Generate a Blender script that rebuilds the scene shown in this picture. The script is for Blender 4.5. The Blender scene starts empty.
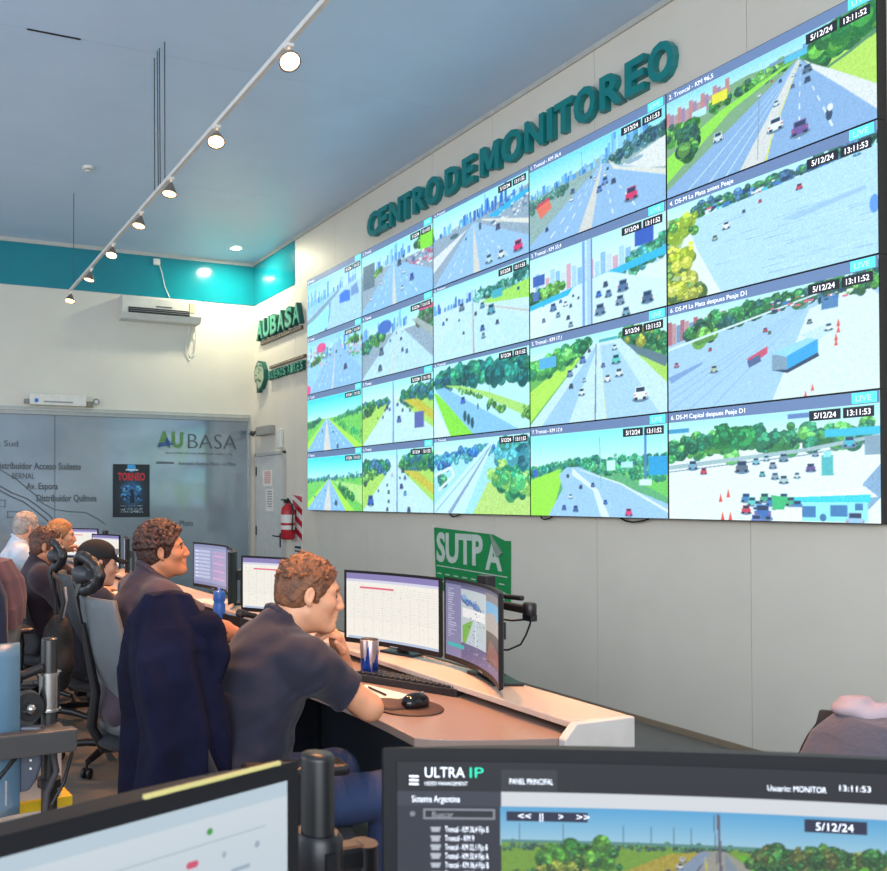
import bpy, bmesh, math, random
import numpy as np
from mathutils import Vector, Matrix
import openvdb

# ------------------------------------------------------------------ camera, world, lights
S = bpy.context.scene
COL = S.collection
PI = math.pi
cam_d = bpy.data.cameras.new('camera')
cam = bpy.data.objects.new('camera', cam_d); COL.objects.link(cam)
YAW, PITCH, FPX = math.radians(20.24), 0.012, 832.0
cam.location = (0, 0, 1.46)
cam.rotation_euler = (PI/2 + PITCH, 0, -YAW)
cam_d.sensor_width = 36; cam_d.lens = FPX*36/887
cam_d.shift_x = 0.2824; cam_d.shift_y = 0.0611
cam_d.clip_start = 0.05
cam_d.dof.use_dof = True; cam_d.dof.focus_distance = 4.2; cam_d.dof.aperture_fstop = 11
S.camera = cam
S.view_settings.view_transform = 'Standard'; S.view_settings.look = 'None'
S.view_settings.exposure = 0.0; S.view_settings.gamma = 1; S.view_settings.use_curve_mapping = False
W = bpy.data.worlds.new('world'); S.world = W; W.use_nodes = True
W.node_tree.nodes['Background'].inputs[0].default_value = (0.80, 0.88, 1.0, 1)
W.node_tree.nodes['Background'].inputs[1].default_value = 0.80

def lamp(name, kind, loc, energy, color, rot=(0, 0, 0), **kw):
    d = bpy.data.lights.new(name, kind); d.energy = energy; d.color = color
    for k, v in kw.items(): setattr(d, k, v)
    o = bpy.data.objects.new(name, d); COL.objects.link(o); o.location = loc; o.rotation_euler = rot
    return o
# added cool fill lights with no visible source, behind and left of the photographer
lamp('rear_fill', 'AREA', (-1.5, -2.6, 2.6), 370, (0.90, 0.95, 1.0), (math.radians(72), 0, math.radians(-25)), shape='RECTANGLE', size=5.0, size_y=2.4)
lamp('side_fill', 'AREA', (-3.6, 5.0, 2.5), 130, (0.82, 0.91, 1.0), (0, math.radians(-90), 0), shape='RECTANGLE', size=2.2, size_y=6.0)

# ------------------------------------------------------------------ helpers
def lin(c):
    if isinstance(c, str):
        c = c.lstrip('#'); c = [int(c[i:i+2], 16)/255 for i in (0, 2, 4)]
    return tuple((x/12.92 if x <= .04045 else ((x+.055)/1.055)**2.4) for x in c)
def noise_tree(m, n, l):
    return n, l
MATS = {}
def mat(name, col, rough=.55, metal=0, spec=.5, vary=.06, scale=12, bump=0, bscale=60, emit=None, estr=1, coat=0, trans=0, alpha=1, sheen=0, dark=None, sss=0):
    """Procedural material: base colour varied by noise, optional noise bump."""
    if name in MATS: return MATS[name]
    m = bpy.data.materials.new(name); m.use_nodes = True; nt = m.node_tree; n = nt.nodes; L = nt.links
    b = n['Principled BSDF']; c = lin(col)
    tc = n.new('ShaderNodeTexCoord'); nz = n.new('ShaderNodeTexNoise'); nz.inputs['Scale'].default_value = scale
    nz.inputs['Detail'].default_value = 5
    L.new(tc.outputs['Object'], nz.inputs['Vector'])
    cr = n.new('ShaderNodeValToRGB'); e = cr.color_ramp.elements
    lo = lin(dark) if dark else tuple(x*(1-vary) for x in c)
    e[0].color = (*lo, 1); e[0].position = .3; e[1].color = (*[min(1, x*(1+vary)) for x in c], 1); e[1].position = .7
    L.new(nz.outputs['Fac'], cr.inputs[0]); L.new(cr.outputs[0], b.inputs['Base Color'])
    b.inputs['Roughness'].default_value = rough; b.inputs['Metallic'].default_value = metal
    b.inputs['Specular IOR Level'].default_value = spec; b.inputs['Coat Weight'].default_value = coat
    b.inputs['Transmission Weight'].default_value = trans; b.inputs['Alpha'].default_value = alpha
    if sheen: b.inputs['Sheen Weight'].default_value = sheen
    if sss:
        b.inputs['Subsurface Weight'].default_value = sss; b.inputs['Subsurface Radius'].default_value = (.012, .005, .003)
    if bump:
        n2 = n.new('ShaderNodeTexNoise'); n2.inputs['Scale'].default_value = bscale; n2.inputs['Detail'].default_value = 6
        L.new(tc.outputs['Object'], n2.inputs['Vector'])
        bp = n.new('ShaderNodeBump'); bp.inputs['Strength'].default_value = bump; bp.inputs['Distance'].default_value = .01
        L.new(n2.outputs['Fac'], bp.inputs['Height']); L.new(bp.outputs[0], b.inputs['Normal'])
    if emit:
        b.inputs['Emission Color'].default_value = (*lin(emit), 1); b.inputs['Emission Strength'].default_value = estr
    MATS[name] = m
    return m

def tag(o, label=None, cat=None, group=None, kind=None):
    if label: o['label'] = label
    if cat: o['category'] = cat
    if group: o['group'] = group
    if kind: o['kind'] = kind
    return o
def empty(name, loc=(0, 0, 0), rz=0, category=None, **kw):
    o = bpy.data.objects.new(name, None); COL.objects.link(o); o.location = loc; o.rotation_euler = (0, 0, rz)
    o.empty_display_size = .1
    return tag(o, **kw)

class MB:
    """collects shapes, builds ONE mesh object"""
    def __init__(s): s.v = []; s.f = []; s.sm = []
    def add(s, vs, fs, smooth=False):
        b = len(s.v); s.v += [tuple(v) for v in vs]; s.f += [tuple(b+i for i in f) for f in fs]; s.sm += [smooth]*len(fs); return s
    def box(s, lo, hi, M=None, bev=0):
        x0, y0, z0 = lo; x1, y1, z1 = hi
        if bev > 0:
            bm = bmesh.new(); bmesh.ops.create_cube(bm, size=1)
            for v in bm.verts: v.co = Vector(((x0+x1)/2+v.co.x*(x1-x0), (y0+y1)/2+v.co.y*(y1-y0), (z0+z1)/2+v.co.z*(z1-z0)))
            bmesh.ops.bevel(bm, geom=bm.edges[:], offset=bev, segments=2, affect='EDGES', profile=.5)
            vs = [M @ v.co if M else v.co.copy() for v in bm.verts]; bm.verts.index_update()
            fs = [[v.index for v in f.verts] for f in bm.faces]; bm.free()
            return s.add(vs, fs)
        vs = [Vector((x, y, z)) for x in (x0, x1) for y in (y0, y1) for z in (z0, z1)]
        if M: vs = [M @ v for v in vs]
        return s.add(vs, [(0, 1, 3, 2), (4, 6, 7, 5), (0, 4, 5, 1), (2, 3, 7, 6), (0, 2, 6, 4), (1, 5, 7, 3)])
    def tube(s, pts, r, n=10, caps=True, rs=None):
        pts = [Vector(p) for p in pts]; rings = []; k = len(pts)
        up = None
        for i, p in enumerate(pts):
            d = (pts[min(i+1, k-1)]-pts[max(i-1, 0)]).normalized()
            if up is None: up = Vector((0, 0, 1)) if abs(d.z) < .9 else Vector((1, 0, 0))
            a = d.cross(up); a = a.normalized() if a.length > 1e-6 else Vector((1, 0, 0)); b = a.cross(d).normalized(); up = b
            rr = rs[i] if rs else r
            rings.append([p+a*rr*math.cos(2*PI*j/n)+b*rr*math.sin(2*PI*j/n) for j in range(n)])
        vs = [v for R in rings for v in R]; fs = []
        for i in range(k-1):
            for j in range(n):
                fs.append((i*n+j, i*n+(j+1) % n, (i+1)*n+(j+1) % n, (i+1)*n+j))
        s.add(vs, fs, True)
        if caps: s.add(rings[0], [tuple(range(n))[::-1]]); s.add(rings[-1], [tuple(range(n))])
        return s
    def lathe(s, prof, c=(0, 0, 0), n=24, M=None, smooth=True, caps=True):
        c = Vector(c); vs = []; k = len(prof)
        for r, z in prof:
            for j in range(n):
                v = Vector((r*math.cos(2*PI*j/n), r*math.sin(2*PI*j/n), z)); v = M @ v if M else v; vs.append(c+v)
        fs = [(i*n+j, i*n+(j+1) % n, (i+1)*n+(j+1) % n, (i+1)*n+j) for i in range(k-1) for j in range(n)]
        s.add(vs, fs, smooth)
        if caps: s.add(vs[:n], [tuple(range(n))[::-1]]); s.add(vs[-n:], [tuple(range(n))])
        return s
    def prism(s, poly, a, b, axis='z', M=None):
        n = len(poly)
        def mk(p, t): return {'z': (p[0], p[1], t), 'x': (t, p[0], p[1]), 'y': (p[0], t, p[1])}[axis]
        vs = [Vector(mk(p, a)) for p in poly]+[Vector(mk(p, b)) for p in poly]
        if M: vs = [M @ v for v in vs]
        return s.add(vs, [tuple(range(n))[::-1], tuple(range(n, 2*n))]+[(i, (i+1) % n, n+(i+1) % n, n+i) for i in range(n)])
    def build(s, name, m, parent=None, loc=None, bevel=0, fixn=True, **kw):
        me = bpy.data.meshes.new(name); me.from_pydata(s.v, [], s.f)
        me.polygons.foreach_set('use_smooth', s.sm)
        if fixn and len(s.f) < 20000:
            bm = bmesh.new(); bm.from_mesh(me); bmesh.ops.recalc_face_normals(bm, faces=bm.faces[:]); bm.to_mesh(me); bm.free()
        me.materials.append(m); me.update()
        o = bpy.data.objects.new(name, me); COL.objects.link(o)
        if parent: o.parent = parent
        if loc: o.location = loc
        if bevel:
            md = o.modifiers.new('bevel', 'BEVEL'); md.width = bevel; md.segments = 2; md.limit_method = 'ANGLE'
        return tag(o, **kw)
def copy_tree(o, parent=None):
    c = o.copy(); COL.objects.link(c)
    if parent: c.parent = parent
    for ch in list(o.children): copy_tree(ch, c)
    return c
def frame(f, u):
    """matrix with columns forward, left, up"""
    f = Vector(f).normalized(); u = Vector(u); l = u.cross(f).normalized(); u = f.cross(l).normalized()
    return Matrix(((f.x, l.x, u.x), (f.y, l.y, u.y), (f.z, l.z, u.z)))
def text_mb(mb, s, size, M, extrude=0, offset=0, align='LEFT', space=1.0, shear=0, xs=1.0):
    """adds text as mesh geometry to mb; M places the x/y text plane"""
    cu = bpy.data.curves.new('t', 'FONT'); cu.body = s; cu.size = size; cu.extrude = extrude; cu.offset = offset
    cu.align_x = align; cu.space_character = space; cu.shear = shear; cu.resolution_u = 3
    ob = bpy.data.objects.new('t', cu); COL.objects.link(ob)
    dg = bpy.context.evaluated_depsgraph_get(); me = bpy.data.meshes.new_from_object(ob.evaluated_get(dg))
    vs = [M @ Vector((v.co.x*xs, v.co.y, v.co.z)) for v in me.vertices]
    mb.add(vs, [tuple(p.vertices) for p in me.polygons])
    w = max([v.co.x for v in me.vertices] or [0])*xs
    bpy.data.objects.remove(ob); bpy.data.curves.remove(cu); bpy.data.meshes.remove(me)
    return w
# ------------------------------------------------------------------ picture painter for the displays (flat prints of light)
def hexc(c): c = c.lstrip('#'); return np.array([int(c[i:i+2], 16)/255 for i in (0, 2, 4)], np.float32)
class Pic:
    def __init__(s, w, h, bg='#bfe8ff', seed=1):
        s.w, s.h = w, h; s.a = np.ones((h, w, 3), np.float32)*hexc(bg); s.r = np.random.RandomState(seed)
        s.yy, s.xx = np.mgrid[0:h, 0:w].astype(np.float32); s.xx = (s.xx+.5)/w; s.yy = (s.yy+.5)/h; s.asp = w/h
    def put(s, m, c, jit=0):
        c = hexc(c) if isinstance(c, str) else c
        k = np.count_nonzero(m)
        if k: s.a[m] = c+(s.r.randn(k, 1)*jit if jit else 0)
    def grad(s, v0, v1, c0, c1):
        t = np.clip((s.yy-v0)/(v1-v0), 0, 1)[..., None]; m = (s.yy >= v0) & (s.yy <= v1)
        g = hexc(c0)*(1-t)+hexc(c1)*t; s.a[m] = g[m]
    def poly(s, pts, c, jit=0):
        P = np.array(pts, np.float32); inside = np.zeros((s.h, s.w), bool); n = len(P)
        for i in range(n):
            x0, y0 = P[i]; x1, y1 = P[(i+1) % n]
            if y0 == y1: continue
            cond = (s.yy > min(y0, y1)) & (s.yy <= max(y0, y1))
            xi = x0+(s.yy-y0)*(x1-x0)/(y1-y0)
            inside ^= cond & (s.xx < xi)
        s.put(inside, c, jit)
    def rect(s, x0, y0, x1, y1, c, jit=0): s.put((s.xx >= x0) & (s.xx < x1) & (s.yy >= y0) & (s.yy < y1), c, jit)
    def ell(s, x, y, rx, ry, c, jit=0): s.put(((s.xx-x)/rx)**2+((s.yy-y)/ry)**2 < 1, c, jit)
    def line(s, pts, w0, w1, c):
        n = len(pts)-1
        for i in range(n):
            (x0, y0), (x1, y1) = pts[i], pts[i+1]; a = w0+(w1-w0)*i/n; b = w0+(w1-w0)*(i+1)/n
            dx, dy = (x1-x0)*s.asp, y1-y0; L = math.hypot(dx, dy) or 1; nx, ny = -dy/L/s.asp, dx/L
            s.poly([(x0-nx*a, y0-ny*a), (x0+nx*a, y0+ny*a), (x1+nx*b, y1+ny*b), (x1-nx*b, y1-ny*b)], c)
    def dash(s, p0, p1, n, w0, w1, c):
        for i in range(n):
            a = (i/n)**1.8; b = ((i+.45)/n)**1.8
            q = [(p0[0]+(p1[0]-p0[0])*t, p0[1]+(p1[1]-p0[1])*t) for t in (a, b)]
            s.line(q, w0+(w1-w0)*a, w0+(w1-w0)*b, c)
    def trees(s, pts, r, n, cols=('#2f6b2c', '#4f9a3a', '#2a5540', '#6fb348'), sq=1.0):
        """clumps of foliage scattered along a polyline"""
        P = np.array(pts, np.float32)
        for i in range(int(n*1.6)):
            t = s.r.rand()*(len(P)-1); k = min(int(t), len(P)-2); q = P[k]+(P[k+1]-P[k])*(t-k)
            R = r*(.30+s.r.rand()*.55); x, y = q[0]+s.r.randn()*r*.45/s.asp, q[1]+s.r.randn()*r*.42
            c = hexc(cols[s.r.randint(len(cols))])*(.8+.4*s.r.rand())
            s.ell(x, y+R*.15, R/s.asp, R*sq, c*.82, .09)
            for j in range(7):
                s.ell(x+s.r.randn()*R*.35/s.asp, y-R*.2+s.r.randn()*R*.3, R*.3/s.asp, R*.22*sq, np.clip(c*(.9+.6*s.r.rand()), 0, 1), .10)
    def city(s, x0, x1, y0, y1, h, n, cols=('#4f8fd0', '#6fb2e8', '#3a6fb8', '#8fc8f0')):
        for i in range(n):
            t = s.r.rand(); x = x0+(x1-x0)*t; y = y0+(y1-y0)*t; w = (.004+.010*s.r.rand()); hh = h*(.35+.75*s.r.rand()**2)
            s.rect(x-w, y-hh, x+w, y+.01, cols[s.r.randint(len(cols))], .04)
    def speck(s, x0, y0, x1, y1, n, cols, sz=.008):
        for i in range(n):
            x = x0+(x1-x0)*s.r.rand(); y = y0+(y1-y0)*s.r.rand(); w = sz*(.5+s.r.rand())
            s.rect(x-w, y-w*.8, x+w, y+w*.8, cols[s.r.randint(len(cols))])
    def car(s, x, y, z, c='#e8f4ff', rear='#24324a'):
        w = z/s.asp; s.ell(x, y+z*.42, w*.62, z*.2, '#5f7890')
        s.rect(x-w*.5, y-z*.05, x+w*.5, y+z*.42, c); s.rect(x-w*.38, y-z*.42, x+w*.38, y-z*.02, c)
        s.rect(x-w*.32, y-z*.36, x+w*.32, y-z*.08, rear); s.rect(x-w*.45, y+z*.28, x-w*.2, y+z*.46, '#202838'); s.rect(x+w*.2, y+z*.28, x+w*.45, y+z*.46, '#202838')
        s.rect(x-w*.5, y+z*.08, x-w*.36, y+z*.16, '#d04a4a'); s.rect(x+w*.36, y+z*.08, x+w*.5, y+z*.16, '#d04a4a')
    def cars(s, L):
        for q in L: s.car(*q)
    def box(s, x, y, w, h, c): s.rect(x-w/2, y-h/2, x+w/2, y+h/2, c)
    def streaks(s, m_pts, n, c, amp):
        pass
    def out(s, k=1):
        a = np.clip(s.a, 0, 1)
        if k > 1:
            h, w = s.h//k, s.w//k; a = a[:h*k, :w*k].reshape(h, k, w, k, 3).mean((1, 3))
        return a

DK, WH, RD, BL = '#30405a', '#f0faff', '#d83a48', '#2c62c0'
ROAD, RL, MED = '#8fb4dc', '#cfe6f8', '#d9d0c4'
def hwy(p, vp, lb, ml, mr, rb, road=ROAD, verge=None, med=MED, yl=None):
    """road from vanishing point vp; lb..rb = where its edges meet the frame; ml, mr = median foot"""
    if verge: p.poly([(vp[0]-.02, vp[1]), (lb[0]-.12, lb[1]), (lb[0]-.12, 1.2), (rb[0]+.15, 1.2), (rb[0]+.15, rb[1]), (vp[0]+.03, vp[1])], verge)
    p.poly([(vp[0]-.012, vp[1]), lb, (min(lb[0], 0), 1.2), (max(rb[0], 1), 1.2), rb, (vp[0]+.012, vp[1])], road, .012)
    p.poly([(vp[0]-.002, vp[1]), (ml, 1), (mr, 1), (vp[0]+.002, vp[1])], med)
    for t in (.33, .66):
        p.dash(vp, (lb[0]+(ml-lb[0])*t, 1), 9, .0008, .008, WH); p.dash(vp, (mr+(rb[0]-mr)*t, 1), 9, .0008, .008, WH)
    if yl: p.line([vp, (yl, 1)], .001, .006, '#e8e060')
G1, G2 = '#7fd04a', '#5fb83a'
def scene(r, c):
    res = {5: (288, 162), 4: (208, 117), 3: (160, 90), 2: (120, 68), 1: (96, 54)}[c]
    p = Pic(res[0]*2, res[1]*2, '#c8f0ff', seed=r*10+c); H = .1
    k = (r, c)
    if k == (1, 5):
        p.grad(.1, .35, '#8fd8f8', '#d8f4ff'); p.poly([(0, .25), (.45, .2), (.68, .25), (.68, .3), (0, 1)], '#7aa070')
        for i in range(16): p.rect(.0+i*.022, .2+.03*(i % 3)-.004*i, .022+i*.022, .42-.008*i, ('#c07a78', '#9a7a98', '#b89090')[i % 3], .05)
        p.city(.5, .95, .26, .2, .06, 30); p.trees([(.25, .33), (.62, .27)], .05, 40)
        p.box(.3, .27, .08, .09, '#f0e030'); p.box(.19, .33, .08, .07, '#b8e8f0')
        p.poly([(0, .62), (.3, .4), (.6, .28), (.66, .27), (.36, .44), (0, .86)], '#8fe040', .04)
        p.trees([(.0, .42), (.06, .45)], .1, 12); p.trees([(.12, .42), (.14, .46)], .1, 14); p.trees([(.1, .6), (.14, .62)], .09, 14)
        p.poly([(.72, .24), (1, .1), (1, 1), (.74, .42)], '#b6de50', .03); p.trees([(.76, .27), (.9, .22), (1, .2)], .11, 70, ('#1f6b2c', '#3fa83a', '#2a6a30', '#70d040'))
        p.line([(.8, .45), (.9, .4), (1, .33)], .01, .014, '#508058')
        p.poly([(.685, .27), (0, .93), (0, 1.1), (1, 1.1), (1, .92), (.86, .64), (.75, .42), (.7, .3)], '#86a8d2', .015)
        p.poly([(.7, .29), (.75, .42), (.86, .64), (1, .93), (1, .74), (.84, .5), (.74, .36)], '#e6e2da', .01)
        p.poly([(.675, .28), (.4, 1), (.52, 1), (.69, .28)], '#ddd6cc'); p.line([(.69, .29), (.56, .8), (.53, 1)], .002, .008, '#e8e050')
        for t in (.12, .24, .33): p.line([(.675, .3), (t, 1)], .001, .007, '#b8d4f0')
        for t in (.68, .84): p.dash((.69, .3), (t, 1), 9, .001, .008, WH)
        p.line([(.49, .96), (.5, .42)], .003, .003, '#788898'); p.rect(.55, .2, .72, .23, '#7090a0'); p.rect(.62, .21, .72, .26, '#50b8d8')
        p.cars([(.575, .72, .12, WH), (.685, .83, .13, '#6a4a8a'), (.58, .55, .05, '#e0e8f0'), (.655, .47, .035, '#506080'), (.72, .47, .05, DK), (.72, .38, .07, '#486078'), (.29, .62, .09, '#d8e4e8'), (.5, .42, .03, WH), (.6, .38, .03, DK), (.66, .38, .03, WH), (.56, .35, .02, RD), (.69, .33, .02, DK)])
        p.ell(.81, .82, .014, .05, '#304058'); p.ell(.815, .77, .012, .03, '#f0f0f0')
    elif k == (2, 5):
        p.grad(.1, .3, '#b8ecff', '#e0f8ff'); p.trees([(.15, .2), (.5, .2), (.8, .16), (1, .12)], .06, 120, ('#2c5a4a', '#3f8048', '#48709a')); p.speck(.2, .17, 1, .27, 60, ('#3a6fb8', '#e8f4ff', '#d86070', '#283858', '#50b8d8'), .012)
        p.poly([(0, .3), (.3, .26), (1, .18), (1, 1), (0, 1)], '#b4d8f2', .02)
        p.r.seed(4)
        for i in range(46):
            x, y = .25+.7*p.r.rand(), .32+.65*p.r.rand(); p.line([(x, y), (x+.05+.14*p.r.rand(), y-.01+.02*p.r.rand())], .003, .001, ('#94b8dc', '#d4ecfa', '#86a8cc')[i % 3])
        p.poly([(.6, .52), (.95, .46), (.96, .49), (.66, .56)], '#9cc0e4', .03)
        p.poly([(0, .3), (.12, .3), (.17, .55), (.3, 1), (0, 1)], '#eaf2f4'); p.poly([(0, .2), (.15, .22), (.08, .5), (.2, 1), (0, 1)], '#a8c080', .08)
        p.trees([(.02, .32), (.14, .3)], .09, 26, ('#5a9a3a', '#a0c030', '#3a7a3a')); p.trees([(.02, .6), (.08, .62)], .12, 22, ('#a8b828', '#688a38', '#d0d040')); p.trees([(.02, .9), (.14, .96)], .12, 30, ('#a8b030', '#587a38', '#c8c848'))
        p.cars([(.33, .42, .07, WH), (.27, .5, .05, '#90b098'), (.68, .3, .05, RD), (.42, .35, .03, DK), (.5, .31, .03, RD), (.92, .19, .05, '#6fc0d8')])
        p.ell(.985, .62, .018, .07, '#5a90e8')
    elif k == (3, 5):
        p.grad(.1, .3, '#b8e8ff', '#e4faff'); p.poly([(0, .35), (1, .1), (1, 1), (0, 1)], '#a4c8ea', .015)
        for i in range(14): p.rect(.0+i*.025, .16+.02*(i % 3), .024+i*.025, .38-.008*i, ('#b06068', '#c08a8a', '#7a88a8')[i % 3], .06)
        p.trees([(.12, .32), (.3, .24), (.5, .2), (.8, .17), (1, .14)], .07, 120, ('#2c6a3a', '#3f9048', '#2a5a50')); p.trees([(.18, .3), (.22, .3)], .1, 16)
        p.poly([(.72, .3), (.95, .2), (1, .3), (1, 1), (.55, 1)], '#dfeaf0', .015); p.line([(0, .42), (.4, .3), (.8, .18)], .012, .006, '#d8eefa')
        for t in (0, .1, .2, .32, .45): p.line([(.75, .22), (t-.2, 1)], .001, .006, '#8fb0d6')
        p.poly([(.0, .68), (.2, .58), (.2, .6), (.02, .74)], '#7898c8')
        p.trees([(.88, .2), (1, .2)], .05, 20); p.rect(.77, .23, .84, .33, '#4a78a8'); p.speck(.55, .18, .95, .26, 40, ('#283858', '#e8f4ff', '#d86070', '#3a6fb8'), .01)
        p.poly([(.55, .62), (.62, .64), (.62, .78), (.55, .75)], '#7a94a8'); p.poly([(.55, .61), (.73, .52), (.755, .55), (.62, .66)], '#90d0f0'); p.poly([(.62, .65), (.755, .55), (.755, .68), (.62, .78)], '#2f9be0', .02)
        p.poly([(.55, .75), (.62, .79), (.76, .69), (.755, .66), (.62, .76)], '#283850'); p.poly([(.67, .5), (.8, .44), (.82, .5), (.76, .56)], '#c8e0ee'); p.cars([(.8, .47, .06, '#e8f4ff')])
        p.poly([(.43, .62), (.53, .54), (.53, .6), (.45, .68)], '#d04860'); p.poly([(.43, .64), (.49, .6), (.5, .66), (.44, .7)], '#4a5a80')
        p.cars([(.26, .66, .07, '#a8b8a0'), (.24, .48, .035, RD), (.05, .57, .05, '#c06878'), (.52, .4, .04, RD), (.54, .43, .03, '#607050'), (.72, .4, .04, '#708878')])
        for x, y in ((.73, .93), (.7, .98), (.83, .6), (.83, .56), (.84, .5), (.84, .45)): p.poly([(x-.008, y+.03), (x, y-.03), (x+.008, y+.03)], '#e85040')
    elif k == (4, 5):
        p.grad(.1, .3, '#a8ecff', '#d8f8ff'); p.poly([(0, .42), (1, .3), (1, 1), (0, 1)], '#eef8fc', .01)
        p.trees([(.0, .36), (.3, .32), (.6, .32), (.95, .3)], .09, 120, ('#1f6a48', '#3f9848', '#2a7a50', '#60c050')); p.trees([(.3, .26), (.42, .26)], .09, 20, ('#2f9a48', '#1f7a40')); p.rect(.62, .12, .8, .16, '#5a78b0'); p.rect(0, .16, .12, .2, '#3a90c0')
        p.rect(.78, .27, 1, .33, '#30b8d8'); p.line([(0, .52), (.35, .47), (.7, .42), (1, .34)], .02, .014, '#a0b8b8'); p.line([(0, .56), (.35, .51), (.7, .46), (1, .38)], .004, .004, '#607888')
        p.cars([(.14, .5, .09, '#70a0b8'), (.2, .56, .06, RD), (.4, .53, .11, '#506070'), (.47, .49, .06, '#70b8c8'), (.55, .53, .06, '#7a90a0'), (.6, .47, .07, '#688898'), (.74, .45, .05, '#88a0b0'), (.88, .37, .09, '#40b0c8'), (.72, .56, .07, '#5a4a88'), (.56, .62, .06, '#80a0a8'), (.6, .65, .07, '#b0c8c0'), (.66, .62, .05, '#c8dcd8'), (.5, .6, .05, '#50a8a8'), (.52, .47, .05, '#a8c8d0'), (.8, .6, .05, '#c0d0d0')])
        p.box(.79, .55, .05, .16, '#48b0b0'); p.box(.79, .46, .03, .05, '#90e0e0'); p.rect(.94, .34, 1, .48, '#8098a8'); p.poly([(.93, .7), (1, .55), (1, .8), (.95, .9)], '#7fa0c0', .05)
        p.poly([(.62, .78), (.94, .72), (.99, .8), (.66, .82)], '#f4ffff'); p.poly([(.62, .8), (.96, .78), (.96, .84), (.62, .84)], '#30d0d8'); p.rect(.62, .84, .95, .99, '#90f0f0')
        p.rect(.68, .87, .74, .96, '#3a70a8'); p.rect(.8, .86, .87, .95, '#3a70a8'); p.rect(.9, .85, .93, .9, '#3a70a8'); p.ell(.77, .96, .014, .03, '#3a6a98')
        for i in range(9): p.cars([(.42+.03*i, .8+.03*(i % 3), .08, ('#3a78b0', '#58c8b8', '#8fc8d8', '#40a878')[i % 4])])
        p.cars([(.9, .97, .13, '#98c0e8'), (.5, .92, .14, '#3a62a8'), (.42, .9, .08, RD), (.47, .99, .1, '#6a78b8')]); p.rect(.56, .88, .68, 1, '#f4fcff'); p.poly([(.54, .78), (.62, .8), (.6, .9), (.55, .9)], '#38b868')
        for x, y in ((.29, .8), (.33, .76), (.3, .96), (.34, .96)): p.poly([(x-.01, y+.04), (x, y-.04), (x+.01, y+.04)], '#f04838')
    elif k == (1, 4):
        p.grad(.1, .4, '#70d8f8', '#c8f4ff'); p.poly([(0, .42), (.55, .3), (1, .3), (1, 1), (0, 1)], '#8fa8a0', .06); p.city(0, .65, .42, .36, .09, 60); p.city(.6, .9, .32, .26, .2, 26)
        p.trees([(.62, .42), (.8, .33), (1, .3)], .06, 80, ('#3a6a60', '#50808a', '#2a4a58')); p.trees([(0, .5), (.3, .44)], .05, 40, ('#4a7a68', '#5a8a80')); p.poly([(.66, .5), (1, .38), (1, .68)], '#e8e4dc', .05); p.ell(.8, .48, .06, .025, '#90a8b8')
        hwy(p, (.58, .37), (0, .94), .4, .5, (1, .72)); p.poly([(.62, .36), (.66, .48), (1, .76), (1, .7), (.7, .48)], '#e4dccc')
        p.poly([(.06, .55), (.17, .5), (.19, .6), (.1, .68)], '#f06a50'); p.poly([(.06, .55), (.17, .5), (.17, .47), (.07, .5)], '#c84050')
        p.cars([(.6, .56, .08, '#5f88c8'), (.66, .6, .06, DK), (.56, .62, .07, '#4a70b0'), (.78, .8, .14, '#d8305a'), (.36, .52, .06, '#48608a'), (.35, .6, .05, WH), (.6, .5, .04, WH), (.62, .45, .03, DK), (.5, .46, .03, DK), (.53, .5, .03, WH), (.15, .82, .05, DK)]); p.line([(.43, .14), (.435, .4)], .003, .003, '#6890a8')
    elif k == (2, 4):
        p.grad(.1, .5, '#b8f0ff', '#e8fcff'); p.rect(0, .5, 1, 1, '#e0f4fa', .02)
        for i in range(22): p.rect(.05+i*.043, .28+.08*((i*7) % 3)/2, .085+i*.043, .55, ('#88b8e8', '#c8d8e8', '#d8a0b0', '#a8d0e8')[i % 4], .05)
        p.trees([(0, .55), (.25, .5)], .07, 30); p.trees([(.75, .5), (1, .4)], .09, 40, ('#2f7a58', '#50a878', '#3a8a90')); p.poly([(0, .62), (1, .42), (1, .5), (0, .68)], '#30b0e0', .03)
        p.poly([(.1, 1), (.36, .55), (.62, .5), (1, .75), (1, 1)], '#d4ecfa', .015); p.rect(.03, .3, .13, .42, '#3858a8'); p.rect(.03, .48, .08, .58, '#4868b0'); p.rect(.8, .18, .92, .34, '#3050b0')
        p.cars([(.6, .62, .06, DK), (.72, .68, .12, '#4a6a98'), (.62, .72, .08, '#58789a'), (.55, .7, .07, BL), (.88, .86, .12, '#40587a'), (.7, .82, .1, '#7088a0'), (.56, .86, .12, '#587898'), (.2, .7, .09, '#4a78a8'), (.3, .7, .06, WH), (.24, .8, .06, '#6a90a8'), (.32, .86, .05, DK), (.34, .74, .04, DK), (.26, .66, .04, BL), (.74, .95, .09, '#70a0b0'), (.36, .64, .03, DK), (.4, .68, .03, DK), (.12, .82, .05, '#5a7a98'), (.34, .94, .06, '#78a0a0')])
        p.rect(.43, .1, .45, 1, '#6a98d8'); p.rect(.465, .1, .495, 1, '#a8c8f0'); p.rect(.495, .1, .505, 1, '#4a78b8')
    elif k == (3, 4):
        p.grad(.1, .3, '#a8f0ff', '#d8fcff'); p.rect(0, .25, 1, 1, '#60b048', .05); p.poly([(0, .6), (.45, .22), (.48, .22), (.0, .95)], '#b0e848', .05); p.trees([(0, .4), (.2, .32), (.45, .2)], .09, 80, ('#2a7a48', '#48a048', '#60c850')); p.box(.15, .3, .14, .12, '#50a8d8')
        p.poly([(.7, .22), (1, .5), (1, .75), (.72, .3)], '#a8d850', .05); p.trees([(.72, .2), (.85, .24), (1, .32)], .09, 60, ('#3a8a48', '#a8a838', '#2a6a40')); p.line([(.75, .3), (1, .52)], .03, .05, '#58707a'); p.rect(.55, .17, .68, .23, '#40a8a8')
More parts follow.
